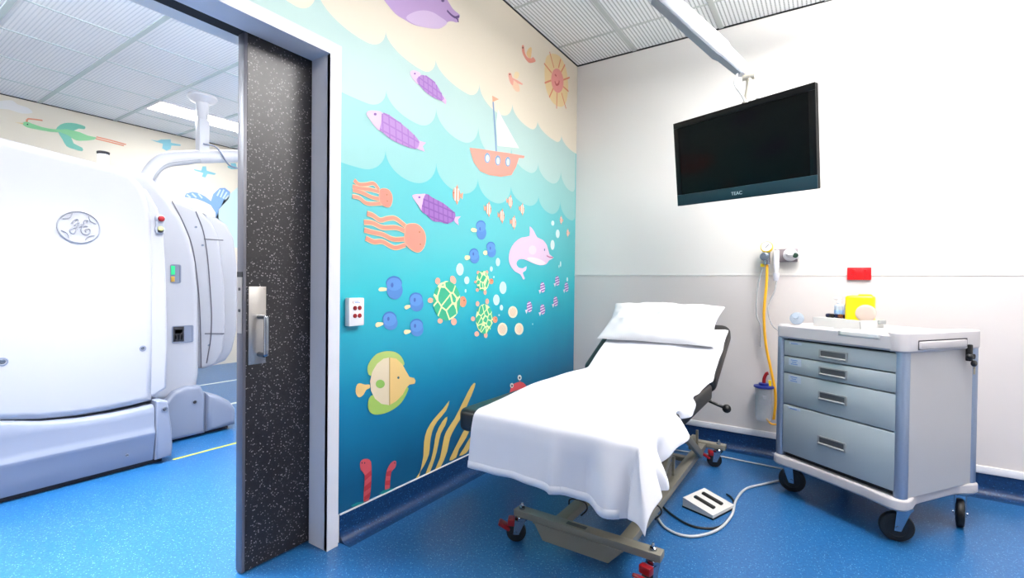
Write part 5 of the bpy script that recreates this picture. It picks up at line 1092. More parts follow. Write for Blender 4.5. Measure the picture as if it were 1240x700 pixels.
for (z0, z1), zc in zip(zs, hz):
    d = MB().bx(X0+.046, X1-.030, Y0+.002, Y0+.032, z0, z1, bev=.003).build('drawer', TROLD, tro)
    b = MB(); xc = .004; w, h = .068, .0225
    o_, i_ = rrect(xc-w, xc+w, zc-h, zc+h, .004, 3), rrect(xc-w+.008, xc+w-.008, zc-h+.012, zc+h-.006, .003, 3)
    y = Y0+.002
    b.loops([[Vector((p[0], y+.001, p[1])) for p in o_], [Vector((p[0], y-.007, p[1])) for p in o_], [Vector((p[0], y-.007, p[1])) for p in i_], [Vector((p[0], y-.001, p[1])) for p in i_]], cap0=True, cap1=True, mi=0)
    b.bx(xc-w+.008, xc+w-.008, y-.0035, y-.001, zc-h+.012, zc+h-.006, mi=1)
    b.loops([[Vector((x, y-.007-.006*math.sin(PI*k/6), zc-h+.004+.010*k/6)) for k in range(7)] + [Vector((x, y-.006, zc-h+.014)), Vector((x, y-.006, zc-h+.004))] for x in (xc-w+.006, xc+w-.006)], mi=0)
    b.build('handle', [HANDG, mat('handle_recess', '#56575a', .5)], d)
    # small printed sticker
    b = MB(); n = {0: 1, 1: 3, 2: 3, 3: 1}[hz.index(zc)]
    hh = .008*n; zt = z1-.006; xs0 = X0+.075
    b.bx(xs0, xs0+.07, y-.0008, y+.0005, zt-hh*1.5, zt, mi=0)
    for k in range(n):
        q = .006*(k % 2); b.bx(xs0+.012+q, xs0+.05-q, y-.0012, y, zt-.010-k*.010, zt-.006-k*.010, mi=1)
    b.build('sticker', [LBL, LBLI], d, smooth=False)
# moulded end block with the push handle set in its recess
b = MB(); o_ = ccw(rrect(.232, X1+.010, Y0-.014, Y1+.008, .04, 6)); plate(b, o_, .830, .914, .007); b.build('end_block', TROLW, tro)
b = MB(); b.box((X1+.0075, -.037, .862), (.008, .36, .042), None, .003); b.build('handle_recess', SEAM, tro)
b = MB(); b.box((X1+.012, -.044, .860), (.014, .338, .033), None, .004); b.build('push_handle', TROLW, tro)
# lock with hanging keys
b = MB(); b.box((X1+.012, .155, .815), (.02, .022, .075), None, .004); b.ball((X1+.026, .128, .80), .013); b.cyl((X1+.012, .155, .80), (X1+.03, .155, .80), .012); b.ball((X1+.024, .168, .768), .017, (.6, 1, .9)); 
lk = b.build('lock', RUBBER, tro)
b = MB(); b.box((X1+.024, .172, .735), (.003, .014, .034), None, .001); b.cyl((X1+.024, .169, .752), (X1+.024, .169, .745), .004); b.build('key', mat('key_brass_grey', '#a39a86', .35, .7), lk)
def castor_trolley(x, y, ang, R=.064):
    c = Matrix.Translation((x, y, 0)) @ Matrix.Rotation(ang, 4, 'Z'); P = lambda *q: c @ Vector(q)
    e = MB(); e.lathe(P(0, 0, .140), (0, 0, 1), [(.02, 0), (.034, .004), (.034, .015), (.03, .020)], 20)
    for s in (-1, 1):
        q0 = ((-.028, .145), (.022, .145), (-.012, R-.014), (-.036, R-.014))
        e.loops([[P(q[0], s*.018, q[1]) for q in q0], [P(q[0], s*.022, q[1]) for q in q0]])
    e.cyl(P(-.024, -.027, R), P(-.024, .027, R), .007)
    fk = e.build('castor', CHROME, tro)
    w = MB(); ax = P(0, 1, 0) - P(0, 0, 0)
    w.lathe(P(-.024, -.015, R), ax, [(.008, 0), (R*.6, .0), (R*.62, -.001), (R-.004, .002), (R, .008), (R, .022), (R-.004, .028), (R*.62, .031), (R*.6, .03), (.008, .03)], 30)
    w.build('wheel', RUBBER, fk)
castor_trolley(-.288, -.208, 3.65); castor_trolley(.270, -.205, .75); castor_trolley(.267, .222, 2.05); castor_trolley(-.27, .21, 2.4)

# things on the trolley
def on(name, label, cat, x, y, z=.8865, rz=0, group=None):
    p = TM @ Vector((x, y, z)); return thing(name, label, cat, p, (0, 0, TA+rz), group)
ZT = .8862
t = on('supply_tray', 'white open plastic tray at the back of the trolley top', 'tray', -.125, -.005, ZT, .0)
b = MB(); o_ = ccw(rrect(-.125, .135, -.085, .10, .012, 4)); i_ = inset(o_, .004)
rings = [[Vector((x*.97, y*.97, 0)) for x, y in o_], [Vector((x, y, .055)) for x, y in o_], [Vector((x, y, .055)) for x, y in i_], [Vector((x*.97, y*.97, .004)) for x, y in i_]]
b.loops(rings); b.build('tray_body', PAPER, t)
b = MB(); b.box((.14, .06, .045), (.012, .05, .02), None, .003); b.build('tray_handle', HANDG, t)
# sharps container
t = on('sharps_container', 'yellow sharps container with a pale round lid on its front', 'container', -.075, .03, ZT+.0045, .5)
b = MB(); prof = rrect(-.062, .062, 0, .172, .016, 4)
rings = []
oo = ccw(prof)
for yy, ins in ((-.04, .010), (-.036, .004), (-.03, 0), (.03, 0), (.036, .004), (.04, .010)): rings.append([Vector((x, yy, z)) for x, z in inset(oo, ins)])
b.loops(rings); b.build('container_body', YEL, t)
MB().lathe((.026, -.0405, .082), (0, -1, 0), [(.044, 0), (.044, .003), (.041, .005), (.03, .005)], 30).build('round_lid', mat('pale_pink_label', '#c6b4aa', .5), t)
MB().lathe((.02, 0, .172), (0, 0, 1), [(.03, -.004), (.03, .004), (.026, .007)], 20).build('drop_flap', YEL, t)
def spray(name, label, x, y, r, h, capc, rz=0):
    t = on(name, label, 'bottle', x, y, ZT+.0045, rz)
    MB().lathe((0, 0, 0), (0, 0, 1), [(r*.9, 0), (r, .006), (r, h*.68), (r*.9, h*.74), (r*.4, h*.8), (r*.36, h*.84)], 20).build('bottle_body', mat(name+'_white', '#bcc6d6', .3), t)
    b = MB(); b.lathe((0, 0, h*.2), (0, 0, 1), [(r*1.01, 0), (r*1.015, h*.38)], 20); b.build('bottle_label', PALEBLUE, t)
    b = MB(); b.lathe((0, 0, h*.83), (0, 0, 1), [(r*.45, 0), (r*.45, h*.08), (r*.2, h*.09), (r*.2, h*.15)], 14); b.box((-.008, 0, h*.985), (.034, .012, .011), None, .003); b.build('pump_head', mat(name+'_cap', capc, .35), t)
spray('pump_bottle', 'clear pump bottle with pale blue label left of the sharps container', -.195, .045, .022, .155, '#f2f2f4')
spray('pump_bottle', 'white pump bottle touching the yellow sharps container', -.150, .055, .019, .172, '#eceef4', .4)
# small dark vials in the tray
vl = [(-.215, -.005, NAVY), (-.190, -.012, RUBBER), (-.165, -.008, NAVY), (-.142, -.015, mat('amber_glass', '#6a3418', .2)), (-.120, -.012, RUBBER)]
labs = ['leftmost dark blue vial lying in the supply tray', 'black capped vial next to the leftmost blue vial', 'blue vial in the middle of the supply tray row', 'small amber vial in the supply tray', 'black vial against the yellow sharps container']
for (x, y, m), lb in zip(vl, labs):
    t = on('vial', lb, 'vial', x, y, ZT+.0533, .2+x*3, 'vials in the supply tray')
    t.rotation_euler[0] = 0
    b = MB(); b.lathe((-.012, 0, .011), (1, 0, 0), [(.011, 0), (.011, .016), (.006, .018), (.006, .020), (.008, .0205), (.008, .027)], 14); b.build('vial_body', m, t)
# box under the vials so that they rest at the tray's rim
tag(MB().box(TM @ Vector((-.168, -.012, ZT+.029)), (.125, .045, .048), Euler((0, 0, TA)).to_matrix(), .002).build('glove_box', PAPER), 'low white carton in the supply tray under the dark vials', 'box')
def paper(x, y, w, d, z, rz, label, h=.002):
    o = MB().box((0, 0, h/2), (w, d, h), None, min(.0008, h*.3)).build('paper_pack', PAPER)
    o.location = TM @ Vector((x, y, z)); o.rotation_euler = (0, 0, TA+rz); tag(o, label, 'paper')
paper(.118, .07, .20, .27, ZT, .03, 'flat white pack at the right end of the trolley top', .016)
paper(-.15, -.20, .13, .09, ZT, .1, 'white dressing pack at the front left of the trolley top', .012)
paper(.05, -.20, .16, .10, ZT, -.12, 'white paper sheets at the front of the trolley top', .006)
t = on('metal_clip', 'dark metal clip standing among the papers on the trolley', 'clip', .02, -.135, ZT)
b = MB(); b.box((0, 0, .003), (.05, .02, .005), None, .001); b.build('clip_base', mat('clip_brown', '#5a4038', .4, .3), t)
MB().tube([(.008, 0, .004), (.012, .0, .02), (.008, 0, .05)], .002, 6).build('clip_lever', HANDG, t)
# paper sheet hanging over the front rim
bm = bmesh.new(); g = []
for i in range(12):
    r = []
    for j in range(14):
        L = -.05 + .088*j/13
        if L < 0: p = Vector((.035+.185*i/11, Y0+.012-L, .907))
        else:
            a = min(L/.012, PI/2); p = Vector((.035+.185*i/11 + .004*j/13*math.sin(i), Y0+.012-.012*math.sin(a)-.013*smooth(L/.012), .907-.010*(1-math.cos(a))-max(0, L-.019)))
        r.append(bm.verts.new(p))
    g.append(r)
for a, c in zip(g, g[1:]):
    for j in range(13): bm.faces.new((a[j], c[j], c[j+1], a[j+1]))
me = bpy.data.meshes.new('paper_towel'); bm.to_mesh(me); bm.free()
pt = link('paper_towel', me, PAPER, None, True, 60); pt.location = (TCX, TCY, 0); pt.rotation_euler = (0, 0, TA)
sm_ = pt.modifiers.new('Solidify', 'SOLIDIFY'); sm_.thickness = .003; sm_.offset = 1
tag(pt, 'white paper towel folded over the front rim of the trolley', 'paper towel')

# ------------------------------------------------------------------ wall services
reg = thing('suction_regulator', 'chrome suction regulator with yellow topped round gauge on the wall', 'regulator', (1.40, 0, 1.30))
b = MB(); b.bx(1.372, 1.40, -.05, 0, 1.285, 1.325, bev=.004); b.cyl((1.386, -.06, 1.245), (1.386, -.06, 1.345), .02); b.build('regulator_body', CHROME, reg, world=True)
MB().lathe((1.386, -.062, 1.352), (0, -1, .25), [(.03, 0), (.036, .004), (.036, .022), (.033, .026)], 26).build('gauge_rim', YEL, reg, world=True)
b = MB(); b.lathe((1.386, -.088, 1.3585), (0, -1, .25), [(.031, 0), (.031, .001)], 26, 0); b.box((1.388, -.0905, 1.360), (.003, .001, .03), (0, .7, 0), mi=1); b.build('gauge_dial', [PAPER, NAVY], reg, world=True)
b = MB(); b.lathe((1.375, -.075, 1.295), (0, -1, 0), [(.026, 0), (.026, .02), (.02, .024), (.018, .022)], 22); b.lathe((1.375, -.0985, 1.295), (0, -1, 0), [(.016, 0), (.016, .001)], 20); b.build('control_knob', mat('knob_steel', '#7e8a9a', .3, .6), reg, world=True)
b = MB(); b.cyl((1.362, -.05, 1.25), (1.362, -.05, 1.23), .012); b.build('hose_nozzle', YEL, reg, world=True)
rail = tag(MB().bx(1.425, 1.555, -.03, 0, 1.262, 1.345, bev=.004).build('wall_rail', mat('rail_grey', '#8f868c', .4, .2)), 'grey metal mounting plate behind the oxygen flowmeter', 'mounting plate')
fl = thing('oxygen_flowmeter', 'white oxygen flowmeter with short clear tube on the grey plate', 'flowmeter', (1.44, -.05, 1.27))
b = MB(); b.lathe((1.44, -.068, 1.335), (0, 0, -1), [(.014, 0), (.017, .006), (.017, .11), (.012, .12), (.009, .15)], 18); b.bx(1.43, 1.45, -.055, -.031, 1.27, 1.30, bev=.003); b.build('flow_tube', mat('frosted_white', '#eceaf0', .25), fl, world=True)
b = MB(); b.lathe((1.44, -.068, 1.19), (0, 0, -1), [(.016, 0), (.018, .02), (.012, .05)], 16); b.build('humidifier_nut', mat('pale_grey_plastic', '#c8c8d4', .35), fl, world=True)
ob = thing('wall_outlet_block', 'white gas outlet block with a green marked valve at the right of the plate', 'gas outlet', (1.53, -.05, 1.30))
b = MB(); b.lathe((1.515, -.031, 1.305), (0, -1, 0), [(.04, 0), (.04, .02), (.03, .03)], 24); b.cyl((1.515, -.06, 1.305), (1.515, -.085, 1.32), .022); b.bx(1.53, 1.575, -.07, -.031, 1.28, 1.32, bev=.006); b.build('valve_body', TRIMW, ob, world=True)
b = MB(); b.lathe((1.545, -.0705, 1.30), (0, -1, 0), [(.016, 0), (.016, .004), (.01, .006)], 18); b.build('valve_cap', mat('green_black', '#173a2c', .4), ob, world=True)
YH = -.055
hose = [(1.388,1.258),(1.386,1.114),(1.375,0.9277),(1.387,0.742),(1.417,0.5854),(1.443,0.4561),(1.449,0.3619),(1.441,0.2549)]
tag(MB().tube([(x, -.055 + (.0 if i else 0), z) for i, (x, z) in enumerate(hose)], .0085, 12).build('yellow_suction_hose', HOSEY), 'yellow suction tube running down the wall to the canister', 'hose')
for pts_, nm, lb, r in (([(1.374,1.258),(1.338,1.114),(1.331,0.9256),(1.356,0.8464),(1.358,0.7125)], 'clear_tube', 'clear plastic tube hanging left of the yellow hose', .0045), ([(1.447,1.167),(1.435,1.078),(1.399,0.972),(1.419,0.8675),(1.462,0.8229)], 'clear_tube', 'clear oxygen tube curling from the flowmeter towards the trolley', .004)):
    tag(MB().tube([(x, -.05 if 'yellow' in lb else -.075, z) for x, z in pts_], r, 8).build(nm, mat('tube_clear_grey', '#dcdfe2', .15, trans=.55)), lb, 'tube')
# canister on the wall
can = thing('suction_canister', 'clear suction canister with dark blue lid and red elbow on the wall', 'canister', (1.383, -.075, .24))
cx_, cy_ = 1.383, -.072
MB().lathe((cx_, cy_, .245), (0, 0, 1), [(.001, .0), (.044, 0), (.046, .006), (.052, .21), (.050, .21), (.044, .008), (.001, .006)], 28).build('canister_body', CLEAR, can, world=True)
MB().lathe((cx_, cy_, .455), (0, 0, 1), [(.058, 0), (.06, .004), (.058, .012), (.03, .016), (.03, .028), (.012, .03)], 28).build('canister_lid', BLUEL, can, world=True)
b = MB(); b.tube([(cx_-.0, cy_, .478), (cx_+.002, cy_, .515), (cx_+.014, cy_, .545), (cx_+.026, cy_, .55)], .0105, 12); b.build('red_elbow', RED, can, world=True)
b = MB(); b.cyl((cx_+.034, cy_, .47), (cx_+.034, cy_, .505), .009); b.build('port', YEL, can, world=True)
b = MB(); b.bx(cx_-.03, cy_ and cx_+.03, -.012, 0, .33, .43, bev=.003); b.bx(cx_-.012, cx_+.012, -.025, -.01, .37, .39); b.build('holder', TRIMW, can, world=True)
b = MB(); b.tube([(cx_+.02, cy_-.02, .262), (cx_+.045, cy_-.02, .235), (cx_+.075, cy_-.01, .232)], .006, 10); b.build('drain_tube', HOSEY, can, world=True)
# oxygen mask hung on the tubing at the trolley's back corner
mk = thing('oxygen_mask', 'clear plastic oxygen mask lying on the front left corner of the trolley', 'mask', TM @ Vector((-.272, -.175, .902)), (0, 0, TA))
b = MB(); b.lathe((0, 0, .03), (.5, -.8, .25), [(.030, 0), (.032, .01), (.027, .027), (.016, .040), (.011, .044), (.011, .058)], 20); b.build('mask_shell', clear('mask_plastic', '#b4c0ce', .22, .12), mk)
b = MB(); b.lathe((0, 0, .03), (.5, -.8, .25), [(.030, -.002), (.034, 0), (.034, .004), (.030, .005)], 20); b.cyl(Vector((0, 0, .03)) + Vector((.5, -.8, .25)).normalized()*.05, Vector((0, 0, .03)) + Vector((.5, -.8, .25)).normalized()*.066, .013); b.build('mask_rim', mat('mask_rim_grey', '#98a4b4', .25), mk)
# red double power outlet
po = thing('red_power_outlet', 'red double power outlet on the white wall above the trolley', 'power outlet', (1.87, 0, 1.187))
MB().bx(1.812, 1.929, -.016, 0, 1.149, 1.224, bev=.004).build('outlet_plate', REDB, po, world=True)
b = MB()
for xo in (1.842, 1.899):
    for dx, dz, a in ((-.008, .002, .4), (.008, .002, -.4), (0, -.014, 0)): b.box((xo+dx, -.0162, 1.178+dz), (.0025, .001, .009), (0, a, 0))
b.build('socket_slot', mat('slot_dark_red', '#3a0206', .6), po, world=True)
for xo in (1.842, 1.899): MB().box((xo, -.018, 1.205), (.016, .006, .012), (.15, 0, 0), .002).build('rocker_switch', REDB, po, world=True)
# switch plate on the mural
sp_ = thing('switch_plate', 'white wall plate with four red push buttons beside the door frame', 'switch plate', (.004, -2.181, .975))
MB().bx(.004, .034, -2.220, -2.143, .915, 1.034, bev=.003).build('plate_body', TRIMW, sp_, world=True)
for y in (-2.192, -2.168):
    for z in (.991, .958): MB().lathe((.034, y, z), (1, 0, 0), [(.0095, 0), (.0095, .003), (.007, .006)], 18).build('push_button', RED, sp_, world=True)
b = MB(); b.tube([(.0342, -2.199, 1.022), (.0342, -2.203, 1.016), (.0342, -2.199, 1.010)], .001, 6, 0)
for k, (a0, a1) in enumerate(((-2.195, -2.172), (-2.193, -2.165))): b.bx(.034, .0344, a0, a1, 1.018-k*.005, 1.0205-k*.005, mi=1)
b.build('printed_marking', [RED, LBLI], sp_, world=True)

# ------------------------------------------------------------------ foot switch and cables
fs = thing('foot_switch', 'grey foot switch with two black rocker pedals on the blue floor', 'foot switch', (1.235, -1.01, 0), (0, 0, -.35))
b = MB(); pr = [(-.08, .0), (.08, .0), (.08, .022), (-.08, .05)]
b.loops([[Vector((x, -.095, z)) for x, z in pr], [Vector((x, .095, z)) for x, z in pr]])
b.build('housing', mat('foot_switch_grey', '#cfcecb', .4), fs, smooth=False)
b = MB(); b.bx(-.082, .082, -.097, .097, .0, .008); b.build('rubber_base', RUBBER, fs, smooth=False)
for y in (-.035, .035):
    b = MB(); b.box((.0, y, .0405), (.11, .022, .012), (0, .173, 0), .005); b.build('rocker_pedal', RUBBER, fs)
g = [(0.8767,-0.7773),(0.9517,-0.993),(1.027,-1.2),(1.117,-1.339),(1.224,-1.355),(1.313,-1.23),(1.346,-1.04),(1.338,-0.8555),(1.36,-0.6718),(1.435,-0.5416),(1.504,-0.4393),(1.572,-0.3359)]
tag(MB().tube([(g[0][0]-.03, g[0][1]+.03, .30), (g[0][0]-.012, g[0][1]+.0, .12)] + [(x, y, .0075) for x, y in g[1:]], .006, 8).build('power_cable', CABLEG), 'grey mains cable looping over the floor from the couch to the trolley', 'cable')
g = [(0.9842,-1.072),(1.098,-1.187),(1.212,-1.251),(1.308,-1.203),(1.342,-1.058),(1.337,-0.9061),(1.315,-0.8315),(1.286,-0.7984)]
tag(MB().tube([(1.06, -1.38, .14), (1.05, -1.33, .05)] + [(x, y, .006) for x, y in g], .005, 8).build('pedal_cable', CABLEB), 'black cable joining the foot switch to the couch base', 'cable')
g = [(0.7339,-0.275),(0.9107,-0.2593),(1.045,-0.2308),(1.173,-0.2144),(1.336,-0.2214),(1.494,-0.2252)]
tag(MB().tube([(x, y, .0065) for x, y in g] + [(g[-1][0]+.1, g[-1][1]-.02, .0065)], .0045, 8).build('wall_cable', CABLEG), 'straight pale cable on the floor behind the foot switch', 'cable')
for (x, y) in ((.80, -1.60), (1.08, -1.45)):
    MB().tube([(x-.04, y, .118), (x-.035, y, .142), (x, y+.004, .15), (x+.035, y+.008, .142), (x+.045, y+.006, .118), (x+.02, y, .085)], .0035, 8).build('cable_tie', CABLEB, couch, world=True)

# ------------------------------------------------------------------ scanner
sc = thing('nuclear_medicine_scanner', 'large white scanner with rounded covers seen through the doorway', 'scanner', (-2.0, -2.6, 0))
FXP = -1.63
o_ = [(-3.55, .62), (-3.40, .53), (-3.2, .46), (-2.95, .405), (-2.80, .375), (-2.657, .362), (-2.52, .362), (-2.42, .367), (-2.313, .378), (-2.308, .8), (-2.310, 1.2), (-2.318, 1.45), (-2.335, 1.56), (-2.365, 1.65), (-2.42, 1.715), (-2.50, 1.735), (-2.657, 1.752), (-2.95, 1.785), (-3.2, 1.80), (-3.55, 1.80)]
MB().slab(o_, FXP, -2.15, .045, 5).build('main_cover', PLASTW, sc, world=True, angle=50)
o_ = [(-2.306, .40), (-2.236, .44), (-2.233, .7), (-2.240, 1.1), (-2.255, 1.38), (-2.285, 1.53), (-2.34, 1.63), (-2.40, 1.66), (-2.40, .9), (-2.40, .42)]
MB().slab(o_, FXP-.02, -2.12, .02, 4).build('side_cover', PLASTW, sc, world=True, angle=50)
# plinth: profile swept along y with a soft crest, arched upper edge under the round cover
def arch(y):
    pts_ = [(-3.6, .60), (-3.2, .485), (-2.95, .42), (-2.8, .383), (-2.657, .366), (-2.52, .362), (-2.42, .366), (-2.31, .372)]
    for (a, za), (c, zc_) in zip(pts_, pts_[1:]):
        if a <= y <= c: return za + (zc_-za)*(y-a)/(c-a)
    return .372
ys = [-3.6 + (3.6-2.317)*k/40 for k in range(41)]
rings = []
for y in ys:
    zt = arch(y) - .012
    rings.append([Vector(p) for p in ((-2.1, y, .03), (-1.632, y, .03), (-1.628, y, .04), (-1.612, y, .12), (-1.601, y, .180), (-1.596, y, .196), (-1.597, y, .204), (-1.606, y, .220), (-1.611, y, .24), (-1.612, y, min(.32, zt-.05)), (-1.616, y, zt-.02), (-1.628, y, zt-.004), (-1.645, y, zt), (-2.1, y, zt))])
MB().loops(rings).build('plinth', PLASTG, sc, world=True, angle=50)
MB().bx(-2.05, -1.66, -3.55, -2.26, .0, .04).build('plinth_foot', SEAM, sc, world=True, smooth=False)
o_ = [(-2.312, .03), (-2.228, .03), (-2.222, .08), (-2.226, .19), (-2.24, .30), (-2.25, .37), (-2.29, .385), (-2.312, .38)]
MB().slab(o_, -1.602, -2.05, .015, 3).build('plinth_end_block', PLASTG, sc, world=True, angle=50)
def screw(y, z, x=FXP, r=.014):
    b = MB(); b.lathe((x, y, z), (1, 0, 0), [(r*1.5, -.002), (r*1.5, .002), (r*1.15, .003), (r, -.001)], 18, 0); b.lathe((x-.001, y, z), (1, 0, 0), [(r*.95, 0), (r*.6, .004), (r*.3, .002)], 14, 1); return b.build('cover_screw', [PLASTG, mat('screw_grey', '#5f6570', .35, .6)], sc, world=True)
screw(-2.94, .695); screw(-2.369, .699, r=.011); screw(-2.268, .325, -1.601, .012); screw(-2.45, .10, -1.6065, .006)
# round embossed maker's emblem
em = MB()
ey, ez, ra, rb = -2.657, 1.378, .088, .084
def ring(r0, w, a0=0, a1=360, n=48): return [(ey + math.cos(math.radians(a0+(a1-a0)*k/n))*ra*r0, ez + math.sin(math.radians(a0+(a1-a0)*k/n))*rb*r0) for k in range(n+1)]
def stroke(pts_, r=.0035): em.tube([(FXP+.004, y, z) for y, z in pts_], r, 6, 1, sub=3)
em.lathe((FXP-.002, ey, ez), (1, 0, 0), [(ra*1.04, 0), (ra*1.02, .005), (ra*.97, .007), (ra*.93, .004), (.001, .0035)], 48, 0)
stroke(ring(.985, 0)); 
for a0 in (20, 110, 200, 290): stroke([(ey + math.cos(math.radians(a0+t*38))*ra*(.86-.16*math.sin(PI*t)), ez + math.sin(math.radians(a0+t*38))*rb*(.86-.16*math.sin(PI*t))) for t in (0, .3, .6, 1)], .003)
G_ = [(-2.687,1.395),(-2.679,1.411),(-2.669,1.418),(-2.66,1.414),(-2.662,1.401),(-2.672,1.392),(-2.675,1.385),(-2.667,1.383),(-2.659,1.391),(-2.654,1.4)]
stroke(G_); stroke([(-2.654,1.399),(-2.661,1.38),(-2.669,1.361),(-2.678,1.343),(-2.689,1.344),(-2.694,1.355),(-2.685,1.367),(-2.67,1.375),(-2.649,1.385),(-2.642,1.393)])
stroke([(-2.636,1.394),(-2.637,1.409),(-2.628,1.418),(-2.62,1.416),(-2.624,1.405)]); stroke([(-2.621,1.386),(-2.635,1.387),(-2.645,1.375),(-2.647,1.357),(-2.638,1.343),(-2.623,1.342),(-2.612,1.355),(-2.612,1.369),(-2.623,1.372),(-2.631,1.362),(-2.627,1.353)])
em.build('emblem', [PLASTW, mat('emblem_relief', '#9c9da4', .5)], sc, world=True, angle=25)
# stand column behind, carrying the detector gantry
CXP = -2.0
o_ = [(-2.344,1.794),(-2.203,1.796),(-2.142,1.721),(-2.084,1.653),(-2.015,1.539),(-1.958,1.397),(-1.92,1.226),(-1.903,1.01),(-1.897,0.7464),(-1.896,0.4408),(-1.911,0.3377),(-2.09,0.2794),(-2.34,0.3085)]
MB().slab(o_, CXP, -2.5, .05, 5).build('column_cover', PLASTW, sc, world=True, angle=50)
o_ = [(-2.34,0.256),(-2.138,0.278),(-2.08,0.345),(-2.005,0.3714),(-1.911,0.3611),(-1.879,0.2965),(-1.878,0.0182),(-2.069,0.0159),(-2.34,0.0144)]
MB().slab(o_, CXP+.045, -2.5, .03, 4).build('column_base', PLASTG, sc, world=True, angle=50)
o_ = [(-1.875,0.3016),(-1.79,0.268),(-1.709,0.2097),(-1.667,0.1454),(-1.667,0.027),(-1.873,0.0201)]
MB().slab(o_, CXP+.045, -2.5, .04, 4).build('column_base_toe', PLASTG, sc, world=True, angle=50)
MB().bx(-2.45, -2.02, -2.1, -1.70, 0, .04).build('column_foot', SEAM, sc, world=True, smooth=False)
b = MB(); q = [(-1.952,0.2526)][0]; b.lathe((CXP+.045, q[0], q[1]), (1, 0, 0), [(.02, -.002), (.02, .002), (.015, .003), (.013, -.001)], 18, 0); b.lathe((CXP+.044, q[0], q[1]), (1, 0, 0), [(.012, 0), (.008, .004), (.004, .002)], 14, 1); b.build('cover_screw', [PLASTG, SEAM], sc, world=True)
# emergency button unit
EXP = FXP - .018
q = [(-2.28,1.467),(-2.28,1.408)]
b = MB(); b.lathe((EXP-.002, q[0][0], q[0][1]), (1, 0, 0), [(.027, 0), (.026, .012), (.021, .016)], 24); b.lathe((EXP-.002, q[1][0], q[1][1]-.005), (1, 0, 0), [(.027, 0), (.026, .01), (.020, .014)], 24); b.bx(EXP-.01, EXP+.012, q[0][0]-.022, q[0][0]+.022, q[1][1]-.03, q[0][1], bev=.006)
eb = b.build('emergency_stop', mat('button_base_grey', '#b4b6c0', .4), sc, world=True)
MB().lathe((EXP+.014, q[0][0], q[0][1]), (1, 0, 0), [(.015, 0), (.018, .008), (.016, .016), (.010, .02)], 22).build('red_button', RED, eb, world=True)
MB().lathe((EXP+.012, q[1][0], q[1][1]), (1, 0, 0), [(.014, 0), (.014, .004), (.010, .006)], 20).build('yellow_ring', mat('pale_yellow_ring', '#d8d890', .4), eb, world=True)
# control recesses
def recess(px, name, mats_, extra):
    (y0, z1), (y1, z0) = px
    b = MB(); o_ = ccw(rrect(y0, y1, z0, z1, .012, 4)); i_ = inset(o_, .008)
    b.loops([[Vector((CXP+.0005, y, z)) for y, z in o_], [Vector((CXP+.004, y, z)) for y, z in o_], [Vector((CXP+.004, y, z)) for y, z in i_], [Vector((CXP+.001, y, z)) for y, z in i_]], mi=0)
    for (a0, a1, c0, c1, mi_) in extra:
        b.bx(CXP+.001, CXP+.006, y0+(y1-y0)*a0, y0+(y1-y0)*a1, z0+(z1-z0)*c0, z0+(z1-z0)*c1, bev=.001, mi=mi_)
    b.build(name, mats_, sc, world=True)
recess([(-2.088,1.207),(-2.023,1.079)], 'indicator_panel', [PLASTG, mat('green_lamp', '#22b070', .3, emit=.6), mat('ochre_label', '#c89a3a', .5)], [(.05, .42, .45, .92, 1), (.05, .40, .08, .36, 2)])
recess([(-2.077,0.7879),(-1.944,0.6687)], 'control_panel', [PLASTG, SEAM, HANDG], [(.05, .55, .1, .95, 1), (.12, .48, .55, .8, 2), (.12, .2, .2, .5, 2), (.26, .34, .2, .5, 2), (.4, .48, .2, .5, 2)])
# detector heads
o_ = [(-1.983,1.677),(-1.887,1.673),(-1.769,1.634),(-1.686,1.562),(-1.637,1.457),(-1.605,1.264),(-1.585,1.034),(-1.578,0.7697),(-1.589,0.5394),(-1.651,0.4355),(-1.746,0.4166),(-1.781,0.4279),(-1.794,0.7198),(-1.807,1.097),(-1.853,1.345)]
h1 = MB().slab(o_, -2.3, -2.62, .03, 4).build('detector_head', PLASTW, sc, world=True, angle=50)
b = MB()
for pts_ in ([(-1.962,1.677),(-1.887,1.526),(-1.825,1.347),(-1.79,1.097),(-1.771,0.8447),(-1.761,0.4314)], [(-1.803,1.623),(-1.751,1.478),(-1.721,1.29),(-1.702,1.066),(-1.689,0.8409),(-1.694,0.6478),(-1.723,0.4581)], [(-1.745,1.419),(-1.606,1.421)], [(-1.736,0.6899),(-1.596,0.6786)]):
    b.tube([(-2.297, y, z) for y, z in pts_], .004, 6)
b.build('seam', mat('seam_grey', '#6a6870', .6), h1, world=True)
b = MB()
for y, z in [(-1.706,0.5974),(-1.803,1.504),(-1.756,1.37)]: b.lathe((-2.299, y, z), (1, 0, 0), [(.008, 0), (.008, .004), (.004, .002)], 14)
b.build('cover_screw', mat('screw_blue_grey', '#7a8496', .35, .5), h1, world=True)
o_ = [(-1.584,1.664),(-1.479,1.635),(-1.398,1.588),(-1.342,1.478),(-1.312,1.247),(-1.304,0.9544),(-1.309,0.6614),(-1.351,0.4826),(-1.406,0.4023),(-1.487,0.3772),(-1.526,0.3967),(-1.488,0.6748),(-1.49,1.169)]
MB().slab(o_, -2.65, -2.98, .03, 4).build('detector_head', PLASTW, sc, world=True, angle=50)
